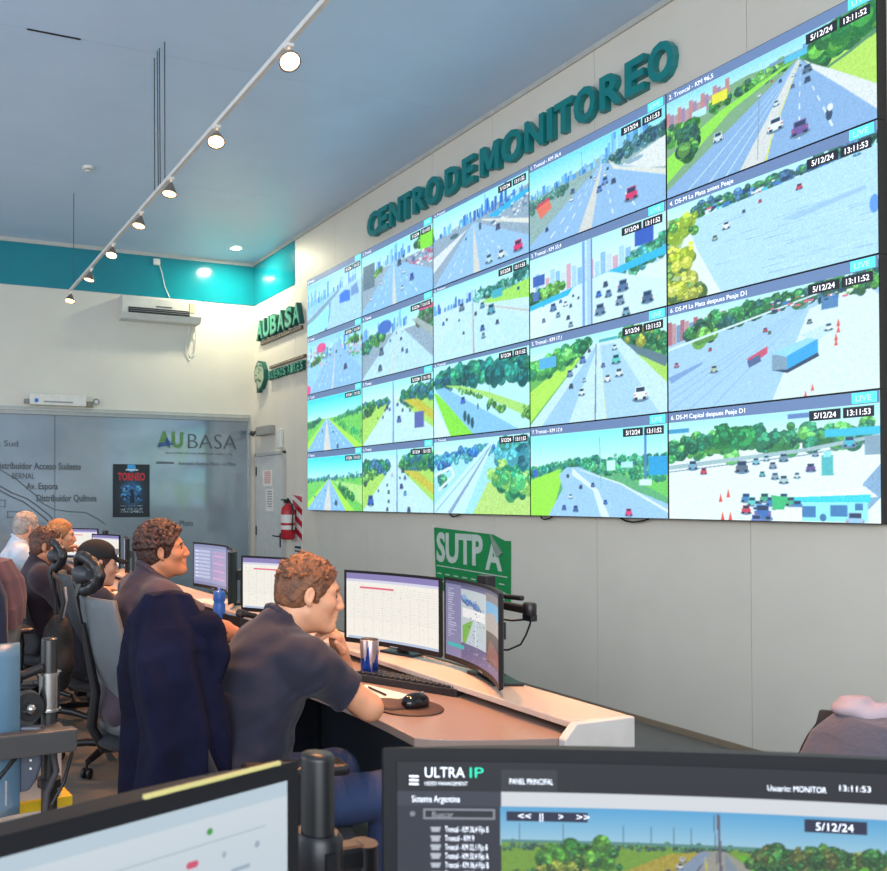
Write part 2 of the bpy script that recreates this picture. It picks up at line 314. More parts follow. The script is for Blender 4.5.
        p.poly([(.5, .2), (0, .98), (0, 1.1), (1, 1.1), (1, .72), (.7, .2)], '#c8e4fa', .01); p.poly([(.52, .24), (.1, 1), (.32, 1), (.54, .24)], '#9cc4f0', .01); p.poly([(.56, .24), (.6, 1), (.95, 1), (.66, .24)], '#a8ccf0', .01); p.line([(.53, .2), (.52, 1)], .004, .008, '#585068'); p.line([(.55, .3), (.6, 1)], .002, .006, '#e8e090')
        p.cars([(.83, .78, .15, WH), (.67, .4, .1, '#50c8b0'), (.69, .54, .09, '#e0ecf0'), (.61, .58, .08, '#e8f0f0'), (.58, .44, .05, '#5868a8'), (.66, .28, .06, '#c8e8e8'), (.43, .34, .08, '#4878b8'), (.33, .46, .08, '#6888a8'), (.34, .6, .06, DK), (.42, .68, .08, '#e0f0e8'), (.44, .56, .05, '#a8c8d0'), (.48, .26, .04, DK), (.38, .4, .03, DK)])
    elif k == (4, 4):
        p.grad(.1, .5, '#80f0f8', '#d8fcff'); p.rect(0, .46, 1, 1, '#58a868', .05); p.trees([(0, .5), (.3, .43), (.5, .42), (1, .42)], .05, 120, ('#1f7a68', '#308a58', '#48a878')); p.poly([(0, .6), (.25, .48), (.26, .6), (.2, .9), (.15, 1), (0, 1)], '#98e838', .05); p.poly([(.7, .55), (1, .8), (1, .5)], '#68c850', .05)
        p.trees([(.42, .5), (.6, .5), (.8, .55), (.97, .6)], .05, 50, ('#2a8a60', '#48b068')); p.rect(.6, .42, .66, .52, '#c8f4f8'); p.rect(.7, .44, .78, .5, '#b0e8f8'); p.rect(.88, .4, 1, .58, '#2898d0'); p.rect(.03, .48, .06, .56, '#3858b8')
        p.poly([(.3, .47), (.24, .55), (.27, .7), (.15, 1), (1, 1), (1, .86), (.62, .62), (.4, .47)], '#9cc4ec', .01); p.poly([(.35, .48), (.34, .55), (.5, .72), (.56, 1), (.62, 1), (.54, .72), (.4, .55)], '#e0eef8'); p.line([(.4, .5), (.7, .66), (1, .93)], .004, .012, '#e8f4f0')
        p.cars([(.31, .56, .04, DK), (.41, .68, .045, DK), (.5, .66, .05, '#4858a0'), (.33, .78, .05, '#e8f4f0'), (.28, .9, .06, '#3a5aa0'), (.37, .91, .07, '#3a5aa0'), (.59, .84, .05, BL), (.75, .94, .08, '#f03870')]); p.line([(.55, .17), (.56, .7)], .004, .004, '#70a8a0'); p.line([(.86, .12), (.86, .62)], .012, .012, '#4878b8'); p.rect(.82, .62, .9, .68, '#d8f4f8')
    elif k == (1, 3):
        p.grad(.0, .35, '#90f0ff', '#d8fcff'); p.poly([(0, .36), (1, .2), (1, 1), (0, 1)], '#90a0b0', .05); p.city(0, .95, .36, .3, .13, 80, ('#3a78d0', '#60b0f0', '#3a5fa8', '#a0d8f8')); p.city(.5, .8, .3, .26, .2, 16, ('#2a60b8', '#4890e0')); p.poly([(.6, .36), (1, .24), (1, .3), (.7, .42)], '#30a8e0')
        hwy(p, (.46, .36), (0, 1), .46, .53, (1, .8), '#94bce8'); p.poly([(0, .6), (.4, .4), (.36, .44), (0, .8)], '#e0e0e8', .05); p.poly([(.55, .36), (1, .6), (1, .66), (.55, .38)], '#e8e0d0'); p.speck(.6, .3, 1, .5, 40, ('#d8c8b8', '#507090', '#e8f0f8'), .012); p.ell(.25, .42, .05, .03, '#4a6068')
        p.cars([(.9, .86, .14, '#e82a60'), (.74, .88, .11, '#e8f4f8'), (.62, .88, .12, '#b8dcf0'), (.71, .54, .08, '#384868'), (.53, .42, .05, '#486888'), (.53, .46, .04, DK), (.38, .52, .03, DK)])
    elif k == (2, 3):
        p.grad(0, .4, '#98e8ff', '#d8fcff'); p.rect(0, .3, 1, 1, '#c8e4f4', .02); p.city(0, .6, .36, .3, .12, 60, ('#3a68b8', '#60a0e0', '#a8d0f0')); p.trees([(.5, .3), (.7, .28), (1, .22)], .07, 70, ('#3a8a68', '#68b8a8', '#2a6a60')); p.poly([(.55, .38), (1, .28), (1, .5), (.6, .42)], '#a0e050', .05); p.box(.7, .34, .1, .1, '#40a8b8')
        hwy(p, (.44, .34), (0, .9), .44, .47, (1, .75), '#c0e4fa'); p.line([(.45, .3), (.46, 1)], .006, .01, '#7a98c0'); p.line([(.55, .42), (1, .66)], .006, .01, '#c8b0a0')
        p.cars([(.33, .36, .1, '#607890'), (.55, .42, .08, '#4888a8'), (.64, .5, .13, '#4a98a8'), (.55, .7, .08, '#2a5aa0'), (.56, .8, .07, '#70a0b8'), (.7, .68, .06, DK), (.48, .5, .05, DK), (.35, .7, .04, DK), (.3, .52, .03, DK), (.12, .5, .05, BL), (.16, .46, .04, DK), (.9, .36, .04, '#304a80')])
    elif k == (3, 3):
        p.grad(0, .3, '#a0f8ff', '#e0ffff'); p.rect(0, .24, 1, 1, '#b8ecf8', .01); p.trees([(.1, .25), (.3, .22), (.6, .24), (.8, .28), (1, .3)], .11, 160, ('#0f5a58', '#1f7a68', '#2a8a60'), 1.3); p.trees([(0, .26), (.2, .25)], .04, 20, ('#1f5a70',))
        p.poly([(0, .4), (.05, .42), (.45, .95), (.5, 1), (.2, 1)], '#80e030', .05); p.poly([(0, .5), (.2, 1), (0, 1)], '#d8ecf4'); p.poly([(.12, .32), (.5, .5), (.95, .85), (1, .9), (1, .75), (.6, .5), (.3, .36)], '#a8dc60', .05)
        p.poly([(.02, .36), (.12, .34), (.9, 1), (.45, 1)], '#80bce8', .01); p.trees([(.3, .42), (.55, .55)], .03, 24); p.trees([(.6, .64), (.75, .74)], .05, 14); p.trees([(.95, .8), (1, .85)], .06, 8)
        for x in (.36, .4, .44): p.ell(x, .76+(x-.36)*1.2, .018, .07, '#1f4a50')
        p.cars([(.34, .55, .09, '#2a5ad0'), (.2, .38, .04, '#60a8c8'), (.1, .34, .03, BL)]); p.line([(.62, .2), (.62, .55)], .004, .004, '#508890'); p.ell(.5, .66, .008, .04, '#305868'); p.ell(.6, .7, .008, .04, '#305868')
    elif k == (4, 3):
        p.grad(0, .3, '#a8f4ff', '#e0ffff'); p.rect(0, .22, 1, 1, '#a0e0e8', .03); p.trees([(0, .3), (.3, .26), (.6, .2), (1, .16)], .07, 90, ('#2a6ab8', '#3a80b8', '#48a0a8')); p.trees([(.02, .36), (.2, .34)], .06, 20, ('#2a5aa8', '#48a0c0')); p.trees([(.08, .55), (.12, .58)], .08, 20, ('#2a7a80', '#50a868'))
        p.poly([(.65, .14), (.35, 1), (.0, 1), (.0, .9), (.6, .14)], '#c8f0fc', .01); p.line([(.63, .16), (.4, .6), (.18, 1)], .008, .03, '#8898b8'); p.line([(0, .5), (.2, .4), (.24, .5), (.05, .7)], .02, .02, '#e0f8fc'); p.line([(.6, .2), (.3, .6), (.02, .98)], .004, .008, '#78a0d0')
        p.poly([(.6, .6), (1, .6), (1, 1), (.44, 1)], '#b8dc68', .07); p.trees([(.72, .3), (.9, .3), (1, .3)], .14, 60, ('#1f6a78', '#38a088', '#50b8c8')); p.trees([(.66, .55), (.85, .58), (1, .64)], .12, 60, ('#1f8a58', '#48b860', '#90d858'))
    elif c == 2 and r <= 2:
        p.grad(.1, .4, '#90e8ff', '#d0f4ff'); p.rect(0, .4, 1, 1, '#8fa0b0', .06); p.city(0, .7, .42, .34, .2, 26, ('#3a78c8', '#5a98d8', '#88b8e8')); p.city(.4, .6, .4, .36, .3, 8)
        if r == 1:
            p.rect(.02, .25, .2, .62, '#506878', .06); p.trees([(.2, .45), (.3, .4)], .05, 14); p.trees([(.78, .3), (.98, .26)], .08, 26); p.rect(.84, .18, 1, .4, '#80e030'); p.speck(.7, .4, 1, .6, 60, ('#e0b0b8', '#c04868', '#f0f4f8', '#4870a0'), .014)
            hwy(p, (.48, .36), (0, .95), .46, .52, (1, .72), '#88b8ec'); p.cars([(.56, .42, .1, DK), (.62, .36, .05, DK), (.75, .46, .06, '#4858a0'), (.73, .7, .1, '#2a4aa0'), (.62, .58, .06, WH), (.6, .8, .07, '#d0e8e8'), (.3, .6, .06, '#e0f0e0'), (.14, .78, .06, WH), (.66, .44, .04, DK)])
        else:
            p.trees([(0, .5), (.15, .45), (.3, .4)], .09, 40, ('#2f7a38', '#58b048', '#2a6a58')); p.trees([(.8, .3), (1, .3)], .1, 30, ('#3a7a48', '#586a58')); p.ell(.35, .28, .1, .1, '#3a62b8'); p.rect(.82, .17, 1, .22, '#d84878')
            p.poly([(.72, .3), (1, .62), (1, .5), (.8, .3)], '#a0a8a0', .05); hwy(p, (.55, .33), (0, .98), .44, .47, (1, .9), '#b8dcfa'); p.cars([(.3, .62, .12, '#50687a'), (.58, .52, .05, DK), (.6, .68, .06, '#384868'), (.66, .72, .06, '#4870a0'), (.28, .86, .1, '#40586a'), (.43, .5, .04, '#405070'), (.52, .42, .03, DK), (.6, .42, .03, WH)])
    elif c == 2:
        hz = .38 if r == 3 else .32
        p.grad(.1, hz, '#98f4ff', '#d8fcff'); p.rect(0, hz, 1, 1, '#a8d850', .05); p.trees([(0, hz), (.2, hz), (.4, hz-.01)], .09 if r == 4 else .05, 60, ('#1f6a50', '#2f8a48', '#3a70a0')); p.trees([(.6, hz-.02), (.8, hz-.06), (1, hz-.03)], .1, 60, ('#1f6a50', '#3f9a48', '#2a6a78')); p.trees([(0, .5), (.2, .42)], .07, 20)
        p.poly([(.6, .4), (.8, .42), (1, .62), (1, .75)], '#c8b830', .06)
        hwy(p, (.48, hz-.02), (0, 1), .46, .48, (1, .85), '#c4e6fa'); p.line([(.47+.05*(r == 4), .1), (.47+.05*(r == 4), 1)], .012, .018, '#6888b8')
        if r == 3: p.cars([(.38, .46, .07, DK), (.42, .5, .05, BL), (.32, .6, .04, DK), (.24, .6, .03, DK), (.55, .66, .1, '#3a5aa8'), (.6, .54, .05, DK), (.7, .56, .05, '#4a68a0'), (.53, .45, .05, DK), (.35, .5, .04, DK)]); p.rect(.76, .6, .88, .82, '#50589a')
        else: p.cars([(.38, .6, .04, DK), (.25, .68, .04, DK), (.4, .7, .06, '#306068'), (.4, .84, .05, DK), (.38, .95, .06, DK), (.13, .82, .16, '#2a58b0'), (.6, .4, .07, DK), (.63, .5, .06, '#3a58a0'), (.58, .62, .08, '#283878'), (.63, .72, .07, '#48a0c8'), (.68, .95, .08, DK), (.56, .5, .04, DK), (.45, .45, .05, WH)])
    elif c == 1 and r <= 2:
        p.grad(.1, .4, '#80c8f8', '#c8f0ff'); p.rect(0, .4, 1, 1, '#90c8e8', .03); p.city(0, .9, .5, .38, .25, 34, ('#3a78d0', '#4a90e0', '#80b8f0'))
        if r == 1:
            p.poly([(0, .7), (.5, .42), (1, .36), (1, 1), (0, 1)], '#a8d0f4', .02); p.poly([(0, .72), (.6, .4), (.62, .44), (0, .84)], '#7898b0'); p.line([(.45, .56), (.42, .8), (.36, 1)], .02, .03, '#4878a8'); p.poly([(0, 1), (0, .8), (.44, .62), (.4, .95)], '#90f0f8')
            p.poly([(.62, .5), (.72, .46), (.8, .5), (.8, .66), (.62, .64)], '#3068d8'); p.poly([(.82, .46), (.92, .42), (.95, .6), (.82, .6)], '#6888c0')
        else:
            p.speck(0, .3, 1, .55, 120, ('#d0a8c0', '#7098a8', '#e0e8f0', '#58a060'), .02); p.trees([(.1, .5), (.3, .4)], .06, 14); p.trees([(.8, .3), (1, .3)], .06, 14); p.ell(.28, .26, .09, .08, '#f04080')
            hwy(p, (.55, .24), (.05, 1), .47, .5, (1, .8), '#88b8ec'); p.cars([(.72, .68, .1, '#283a60'), (.56, .4, .05, DK), (.45, .42, .04, DK), (.38, .55, .05, WH), (.32, .8, .05, '#c0e0e0'), (.64, .5, .04, WH)]); p.ell(.02, .92, .05, .08, '#f04080')
    else:
        p.grad(.1, .45, '#28d8f0', '#b8fcff'); p.rect(0, .46, 1, 1, '#68c848', .05)
        if r == 3: p.trees([(0, .54), (.25, .48)], .05, 30, ('#0f5a48', '#2a7a40')); p.trees([(.5, .5), (.8, .44), (1, .4)], .04, 40, ('#1f7a58', '#2f8a48')); p.trees([(.6, .58), (1, .8)], .05, 24, ('#2a9a48', '#48b848')); vp = (.38, .46)
        else: p.trees([(0, .48), (.5, .46), (1, .44)], .04, 60, ('#1f6a88', '#2f8a68')); p.poly([(.5, .5), (1, .6), (1, .9), (.6, .6)], '#b0e070', .05); p.trees([(.62, .62), (.85, .78)], .07, 24, ('#1f6a30', '#2f8a38')); vp = (.42, .48)
        hwy(p, vp, (0, .98), .32, .46, (.88 if r == 3 else .72, 1), '#80b4ec', '#a8e838'); p.cars([(.3, .66, .04, DK), (.45, .6, .04, WH), (.5, .7, .04, DK), (.58, .94, .07, '#304a70')] if r == 3 else [(.35, .66, .03, DK), (.4, .58, .03, WH), (.55, .86, .09, '#283a50'), (.15, .76, .04, DK)])
    a = p.out(2); hh, ww = a.shape[:2]; rs = np.random.RandomState(r*7+c)
    for q, am in ((1, .025), (2, .018)):
        nz = rs.randn(hh//q+2, ww//q+2).repeat(q, 0).repeat(q, 1)[:hh, :ww, None]; a = a*(1+am*nz)
    # camera look of the photographed display: cool, bright
    a = np.clip(a, 0, 1)**.86
    return np.clip(a*np.array([.98, 1.03, 1.06], np.float32)+np.array([.01, .035, .05], np.float32), 0, 1)

def picture(name, img, M, w, h, strength, parent, curve=None, kind='emit'):
    """a flat display image: a fine grid whose corner colours carry the picture. M maps x right, y up (centre origin)"""
    hh, ww = img.shape[:2]
    xs = np.linspace(-w/2, w/2, ww); ys = np.linspace(h/2, -h/2, hh)
    gx, gy = np.meshgrid(xs, ys); gz = curve(gx) if curve else np.zeros_like(gx)
    P = np.stack([gx, gy, gz], -1).reshape(-1, 3)
    A = np.array([[M[i][j] for j in range(4)] for i in range(3)]); P = P @ A[:, :3].T + A[:, 3]
    idx = np.arange(hh*ww).reshape(hh, ww)
    F = np.stack([idx[1:, :-1], idx[1:, 1:], idx[:-1, 1:], idx[:-1, :-1]], -1).reshape(-1, 4)
    me = bpy.data.meshes.new(name); me.vertices.add(len(P)); me.vertices.foreach_set('co', P.astype(np.float32).ravel())
    me.loops.add(F.size); me.polygons.add(len(F)); me.loops.foreach_set('vertex_index', F.ravel().astype(np.int32))
    me.polygons.foreach_set('loop_start', np.arange(0, F.size, 4, dtype=np.int32)); me.update(calc_edges=True)
    ca = me.color_attributes.new('picture', 'FLOAT_COLOR', 'POINT')
    c = img.reshape(-1, 3); c = np.where(c <= .04045, c/12.92, ((c+.055)/1.055)**2.4)
    ca.data.foreach_set('color', np.concatenate([c, np.ones((len(c), 1))], 1).astype(np.float32).ravel())
    key = 'display_image_%.2f_%s' % (strength, kind)
    if key not in MATS:
        m = bpy.data.materials.new('display_image'); m.use_nodes = True; n = m.node_tree.nodes; L = m.node_tree.links; b = n['Principled BSDF']
        at = n.new('ShaderNodeAttribute'); at.attribute_name = 'picture'
        if kind == 'emit':
            b.inputs['Base Color'].default_value = (.01, .01, .012, 1); L.new(at.outputs['Color'], b.inputs['Emission Color']); b.inputs['Emission Strength'].default_value = strength
        else:
            L.new(at.outputs['Color'], b.inputs['Base Color'])
        b.inputs['Roughness'].default_value = .35; MATS[key] = m
    me.materials.append(MATS[key])
    o = bpy.data.objects.new(name, me); COL.objects.link(o); o.parent = parent
    return o
# ------------------------------------------------------------------ materials
m_wall = mat('wall_paint', '#d9d2c4', .5, scale=3, vary=.025, bump=.02, bscale=30)
m_wallb = mat('wall_paint_back', '#d4d0c4', .55, scale=2, vary=.03)
m_ceil = mat('ceiling_board', '#bfd4ec', .33, scale=2, vary=.03, spec=.45)
m_teal = mat('teal_gloss', '#0b8090', .12, scale=2, vary=.05, spec=.6, coat=.5)
m_trim = mat('trim_white', '#b9b9b2', .5)
m_dark = mat('black_plastic', '#16171b', .42, vary=.15)
m_dgrey = mat('dark_grey_plastic', '#303238', .5, vary=.1)
m_grey = mat('grey_plastic', '#85878a', .5)
m_white = mat('white_plastic', '#dcdad2', .4)
m_steel = mat('steel', '#b8b8b6', .25, metal=1, vary=.08)
m_paper = mat('paper', '#e8e2da', .8)
def floor_mat():
    m = mat('floor_vinyl', '#6e6d68', .38, scale=1.5, vary=.08, bump=.015, bscale=80)
    return m
m_floor = floor_mat()

def struct(name, mb, m, parent=None, bevel=0):
    o = mb.build(name, m, parent, bevel=bevel)
    if not parent: o['kind'] = 'structure'
    return o
XW, YB, ZC = 4.67, 10.27, 4.66
struct('floor', MB().box((-5, -3.5, -.1), (XW+.2, YB+2.2, 0)), m_floor)
# ceiling of wide boards with fine joints
ceil = struct('ceiling', MB().box((-5, -3.5, ZC+.02), (XW+.2, YB+.2, ZC+.12)), m_dark)
ys = [-3.5, 1.0, 3.35, 5.66, 7.95, YB+.1]
for a, b in zip(ys, ys[1:]):
    struct('ceiling_board', MB().box((-5, a+.0015, ZC), (XW, b-.0015, ZC+.02)), m_ceil, ceil)
struct('ceiling_slot', MB().box((.885, 5.652, ZC-.004), (1.255, 5.668, ZC+.004)), m_dark, ceil)
# screen wall in sandwich panels
wr = struct('wall_right', MB().box((XW+.02, -3.5, 0), (XW+.2, YB+.2, ZC)), m_trim)
ys = [-3.5, -2.1, -1.0, .1, 1.2, 2.29, 3.386, 4.49, 5.54, 6.34, 7.45, 8.1, 9.054, YB]
for a, b in zip(ys, ys[1:]):
    struct('wall_panel', MB().box((XW, a+.0015, 0), (XW+.02, b-.0015, ZC)), m_wall, wr)
struct('baseboard_right', MB().box((XW-.018, -3.5, 0), (XW-.0005, 9.3, .035)), mat('baseboard_tan', '#8e7d68', .5))
# back wall: painted upper part over a glazed partition
struct('wall_back', MB().box((-5, YB, 2.60), (XW, YB+.15, ZC)).box((4.60, YB, 0), (XW, YB+.15, 2.6)), m_wallb)
struct('trim_1', MB().box((-5, YB-.02, 4.612), (XW-.02, YB-.0005, ZC)), m_trim)
struct('trim_2', MB().box((XW-.02, -3.5, 4.622), (XW-.0005, YB, ZC)), m_trim)
struct('trim_3', MB().box((-5, YB-.006, 4.087), (XW-.006, YB-.0005, 4.612)), m_teal)
struct('trim_4', MB().box((XW-.006, 9.066, 4.085), (XW-.0005, YB-.0005, 4.622)), m_teal)
m_vin_frame = mat('mullion_grey', '#6d7479', .5)
# partition: frame and three frosted reflective panes
def glass_mat():
    m = mat('frosted_glass', '#93a2ac', .13, scale=.8, dark='#75848e', spec=.9, coat=.6, metal=.25)
    return m
wp = struct('window_1', MB().box((-5, YB-.03, 2.51), (4.60, YB+.06, 2.60)).box((4.575, YB-.03, 0), (4.60, YB+.06, 2.51)), mat('partition_frame', '#a9adab', .4, metal=.3))
for a, b in ((-4.9, -2.78), (-2.77, -.41), (-.40, 1.957), (1.966, 4.575)):
    struct('pane', MB().box((a, YB+.005, .05), (b, YB+.02, 2.51)), glass_mat(), wp)
struct('mullion', MB().box((1.93, YB+.021, .05), (1.99, YB+.05, 2.51)).box((-.43, YB+.021, .05), (-.38, YB+.05, 2.51)).box((-2.8, YB+.021, .05), (-2.75, YB+.05, 2.51)), m_vin_frame, wp)
struct('sill', MB().box((-5, YB-.02, 0), (4.6, YB+.05, .05)), m_trim, wp)
# opening light rail at the top of the partition
struct('top_rail', MB().box((-5, YB-.05, 2.555), (4.60, YB-.03, 2.575)), m_trim, wp)

MY = lambda x, z, y=YB: Matrix(((1, 0, 0, x), (0, 0, -1, y), (0, 1, 0, z), (0, 0, 0, 1)))       # text on the back wall
MX = lambda y, z, x=XW: Matrix(((0, 0, -1, x), (-1, 0, 0, y), (0, 1, 0, z), (0, 0, 0, 1)))       # text on the screen wall

# vinyl route map and lettering on the panes
m_vin = mat('vinyl_grey', '#4c555c', .5); m_vin2 = mat('vinyl_light', '#5d6870', .5); m_vg = mat('vinyl_green', '#5d8a52', .5); m_vb = mat('vinyl_blue', '#2c4c8c', .5)
rt = empty('route_map', (1.3, YB, 1.5), label='thin dark route map lines and place names in vinyl on the frosted partition', category=None)
rt['category'] = 'wall graphic'
def vt(name, s, x, z, h, m, parent, w=None, off=0):
    mb = MB(); px, pz = parent.location.x, parent.location.z
    W0 = text_mb(mb, s, h/.72, Matrix.Identity(4), extrude=.0008, offset=off)
    k = (w/W0) if w else 1
    mb.v = [(v[0]*k+x-px, -v[2]-.003, v[1]+z-pz) for v in mb.v]
    return mb.build(name, m, parent)
vt('place_name', 'k Sud', 1.24, 2.11, .075, m_vin, rt, .27)
vt('place_name', 'istribuidor Acceso Sudeste', 1.29, 1.835, .085, m_vin, rt, 1.0, .002)
vt('place_name', 'BERNAL', 1.43, 1.715, .075, m_vin, rt, .28)
vt('place_name', 'Av. Espora', 1.61, 1.59, .08, m_vin, rt, .39, .002)
vt('place_name', 'Distribuidor Quilmes', 1.73, 1.44, .085, m_vin, rt, .76, .002)
vt('place_name', 'a Plata', 3.52, 1.12, .07, m_vin, rt, .27)
def vline(pts, w):
    mb = MB()
    for (a, b) in zip(pts, pts[1:]):
        d = Vector((b[0]-a[0], b[1]-a[1])).normalized(); n = Vector((-d.y, d.x))*w/2
        q = [(a[0]+n.x, a[1]+n.y), (b[0]+n.x+d.x*w*.2, b[1]+n.y), (b[0]-n.x+d.x*w*.2, b[1]-n.y), (a[0]-n.x, a[1]-n.y)]
        mb.prism([(p[0]-1.3, p[1]-1.5) for p in q], -.002, -.004, 'y')
    mb.build('route_line', m_vin, rt)
vline([(1.0, 1.75), (1.30, 1.62), (1.42, 1.55), (1.62, 1.47), (1.75, 1.38), (1.9, 1.26), (2.05, 1.1)], .014)
vline([(1.0, 1.70), (1.28, 1.58), (1.40, 1.51), (1.58, 1.43), (1.70, 1.34), (1.85, 1.22), (1.98, 1.08)], .014)
vline([(1.0, 1.95), (1.30, 1.82), (1.5, 1.7), (1.62, 1.6), (1.74, 1.5), (1.80, 1.42), (1.95, 1.34), (2.15, 1.31), (2.35, 1.30), (2.5, 1.22), (2.6, 1.15)], .010)
fb = MB()
for (x0, z0, x1, z1) in ((1.10, 1.37, 1.36, 1.46), (1.38, 1.24, 1.66, 1.32)):
    for lo, hi in (((x0, z0), (x1, z0+.01)), ((x0, z1-.01), (x1, z1)), ((x0, z0), (x0+.01, z1)), ((x1-.01, z0), (x1, z1))):
        fb.box((lo[0]-1.3, -.004, lo[1]-1.5), (hi[0]-1.3, -.002, hi[1]-1.5))
fb.build('label_box', m_vin2, rt)
lg = empty('company_lettering', (3.3, YB, 2.1), label='large thin AUBASA lettering with green A and U on the frosted partition'); lg['category'] = 'lettering'
vt('letter', 'BASA', 3.69, 2.135, .205, m_vin, lg, .72, -.004)
for i, (s, x, w, m) in enumerate((('A', 3.31, .17, m_vg), ('U', 3.49, .16, m_vg))):
    vt('letter', s, x, 2.15, .195, m, lg, w, .012)
mb = MB(); mb.prism([(0.10, .13), (.16, .03), (.13, -.0), (.08, .06)], -.005, -.007, 'y'); mb.prism([(-.02, -.01), (.19, .03), (.19, .05), (-.01, .02)], -.006, -.008, 'y'); mb.prism([(-.02, .02), (.17, .06), (.17, .07), (0, .045)], -.006, -.008, 'y')
mb.build('swoosh', m_vb, lg, loc=(.02, 0, .05))
vt('subtitle', 'AUTOPISTAS DE BUENOS AIRES S.A.', 3.40, 2.055, .028, m_vin2, lg, .95)
vt('caption', 'Autopista Buenos Aires - La Plata', 3.58, 1.915, .05, m_vin2, lg, .82)
MB().box((-.02, -.004, -.175), (.22, -.002, -.145)).build('colour_bar', m_vin2, lg)
# poster
po = empty('event_poster', (2.705, YB-.004, 1.24), label='dark poster with red title and blue lit figure taped to the partition'); po['category'] = 'poster'
def poster_pic():
    p = Pic(120, 168, '#10141c', seed=7)
    for y in range(168):
        for_ = 0
    d = np.exp(-(((p.xx-.52)/.26)**2+((p.yy-.55)/.26)**2))[..., None]; p.a = p.a*(1-d*.8)+hexc('#2f78b8')*d*.9
    p.a += p.r.rand(168, 120, 1)*.06
    p.ell(.5, .06, .12, .08, '#3f9ad8', .08); p.rect(.34, .09, .68, .115, '#d0e8f8', .2)
    p.trees([(.3, .45), (.7, .45)], .06, 26, ('#4a98d0', '#2a5a90', '#183858')); p.trees([(.3, .62), (.75, .64)], .06, 30, ('#1f4a78', '#3a78b0', '#0f2038'))
    p.ell(.52, .56, .05, .09, '#0c1a2a'); p.rect(.46, .6, .58, .74, '#0c1a2a')
    for i, y in enumerate((.785, .835, .862, .89, .91)): p.speck(.18+.04*(i % 2), y, .82, y+.006, 60, ('#8894a0', '#c0c8d0', '#505860'), .006)
    return p.out()
picture('print', poster_pic(), Matrix(((1, 0, 0, .24), (0, 0, -1, -.003), (0, 1, 0, .335), (0, 0, 0, 1))), .475, .665, 0, po, kind='print')
MB().box((-.003, -.002, -.003), (.483, .003, .673)).build('sheet', mat('poster_black', '#0e1014', .5), po)
mb = MB(); w0 = text_mb(mb, 'TORNEO', .10, Matrix.Identity(4), extrude=.0005, offset=.004); mb.v = [(v[0]*.36/w0+.06, -v[2]-.0055, v[1]*1.3+.47) for v in mb.v]
mb.build('title', mat('poster_red', '#c03038', .5), po)

# air conditioner
ac = empty('air_conditioner', (2.766, YB, 3.745), label='white wall split air conditioner unit with dark louvre slots'); ac['category'] = 'air conditioner'
MB().prism([(0, .30), (-.17, .30), (-.20, .27), (-.205, .08), (-.16, .0), (0, 0)], 0, 1.07, 'x').build('body', mat('ac_white', '#d0cfc8', .35), ac, bevel=.008)
MB().box((.08, -.214, .075), (.90, -.185, .145), bev=.004).build('outlet', m_dark, ac)
for k in range(2): MB().box((.09, -.217, .095+.024*k), (.89, -.212, .101+.024*k)).build('louvre', m_grey, ac)
MB().box((.45, -.209, .165), (.66, -.19, .178)).build('logo_plate', m_dgrey, ac)
MB().box((.90, -.209, .12), (.97, -.202, .25)).build('sticker', mat('sticker_beige', '#b9b394', .6), ac)
tag(MB().tube([(3.78, YB-.06, 3.742), (3.82, YB-.03, 3.6), (3.80, YB-.02, 3.38), (3.74, YB-.02, 3.32), (3.68, YB-.02, 3.42), (3.72, YB-.02, 3.68), (3.72, YB-.06, 3.735)], .008).build('drain_hose', m_white), 'thin pale hose looping below the air conditioner', 'hose')
jb = empty('junction_box', (3.26, YB, 4.50), label='small white junction box on the teal band with a hanging cable'); jb['category'] = 'junction box'
MB().box((-.03, -.045, 0), (.06, -.0065, .08), bev=.006).build('box', m_white, jb)
MB().tube([(.05, -.03, .01), (.09, -.025, -.1), (.13, -.02, -.27), (.20, -.02, -.42), (.21, -.03, -.445)], .006, 6).build('cable', m_white, jb)
# wall device on the partition head
wd = empty('access_point', (1.63, YB, 2.615), label='flat white electronic unit with blue round mark on the partition head'); wd['category'] = 'device'
MB().box((0, -.13, 0), (.70, -.0505, .135), bev=.012).build('case', m_white, wd)
MB().box((.17, -.134, .035), (.53, -.13, .052)).build('slot', m_grey, wd)
MB().lathe([(.026, 0), (.026, .006)], n=16, M=Matrix.Rotation(PI/2, 4, 'X').to_3x3().to_4x4(), c=(.08, -.128, .055)).build('round_mark', mat('blue_mark', '#2c74c8', .4), wd)
MB().box((-.06, -.12, .02), (-.001, -.0505, .07)).build('bracket', m_grey, wd)
MB().box((.705, -.10, .0), (.79, -.0505, .07)).build('bracket', mat('bracket_brown', '#7a7468', .6), wd)
sp = empty('cable_clip', (2.47, YB-.0505, 2.69), label='small ring shaped clip beside the white unit on the partition head'); sp['category'] = 'clip'
MB().tube([(.035*math.cos(a*PI/8), -.012, .035*math.sin(a*PI/8)) for a in range(17)], .009, 8, caps=False).build('ring', m_grey, sp)
MB().box((-.035, -.009, -.05), (.035, .0, .05)).build('plate', m_white, sp)

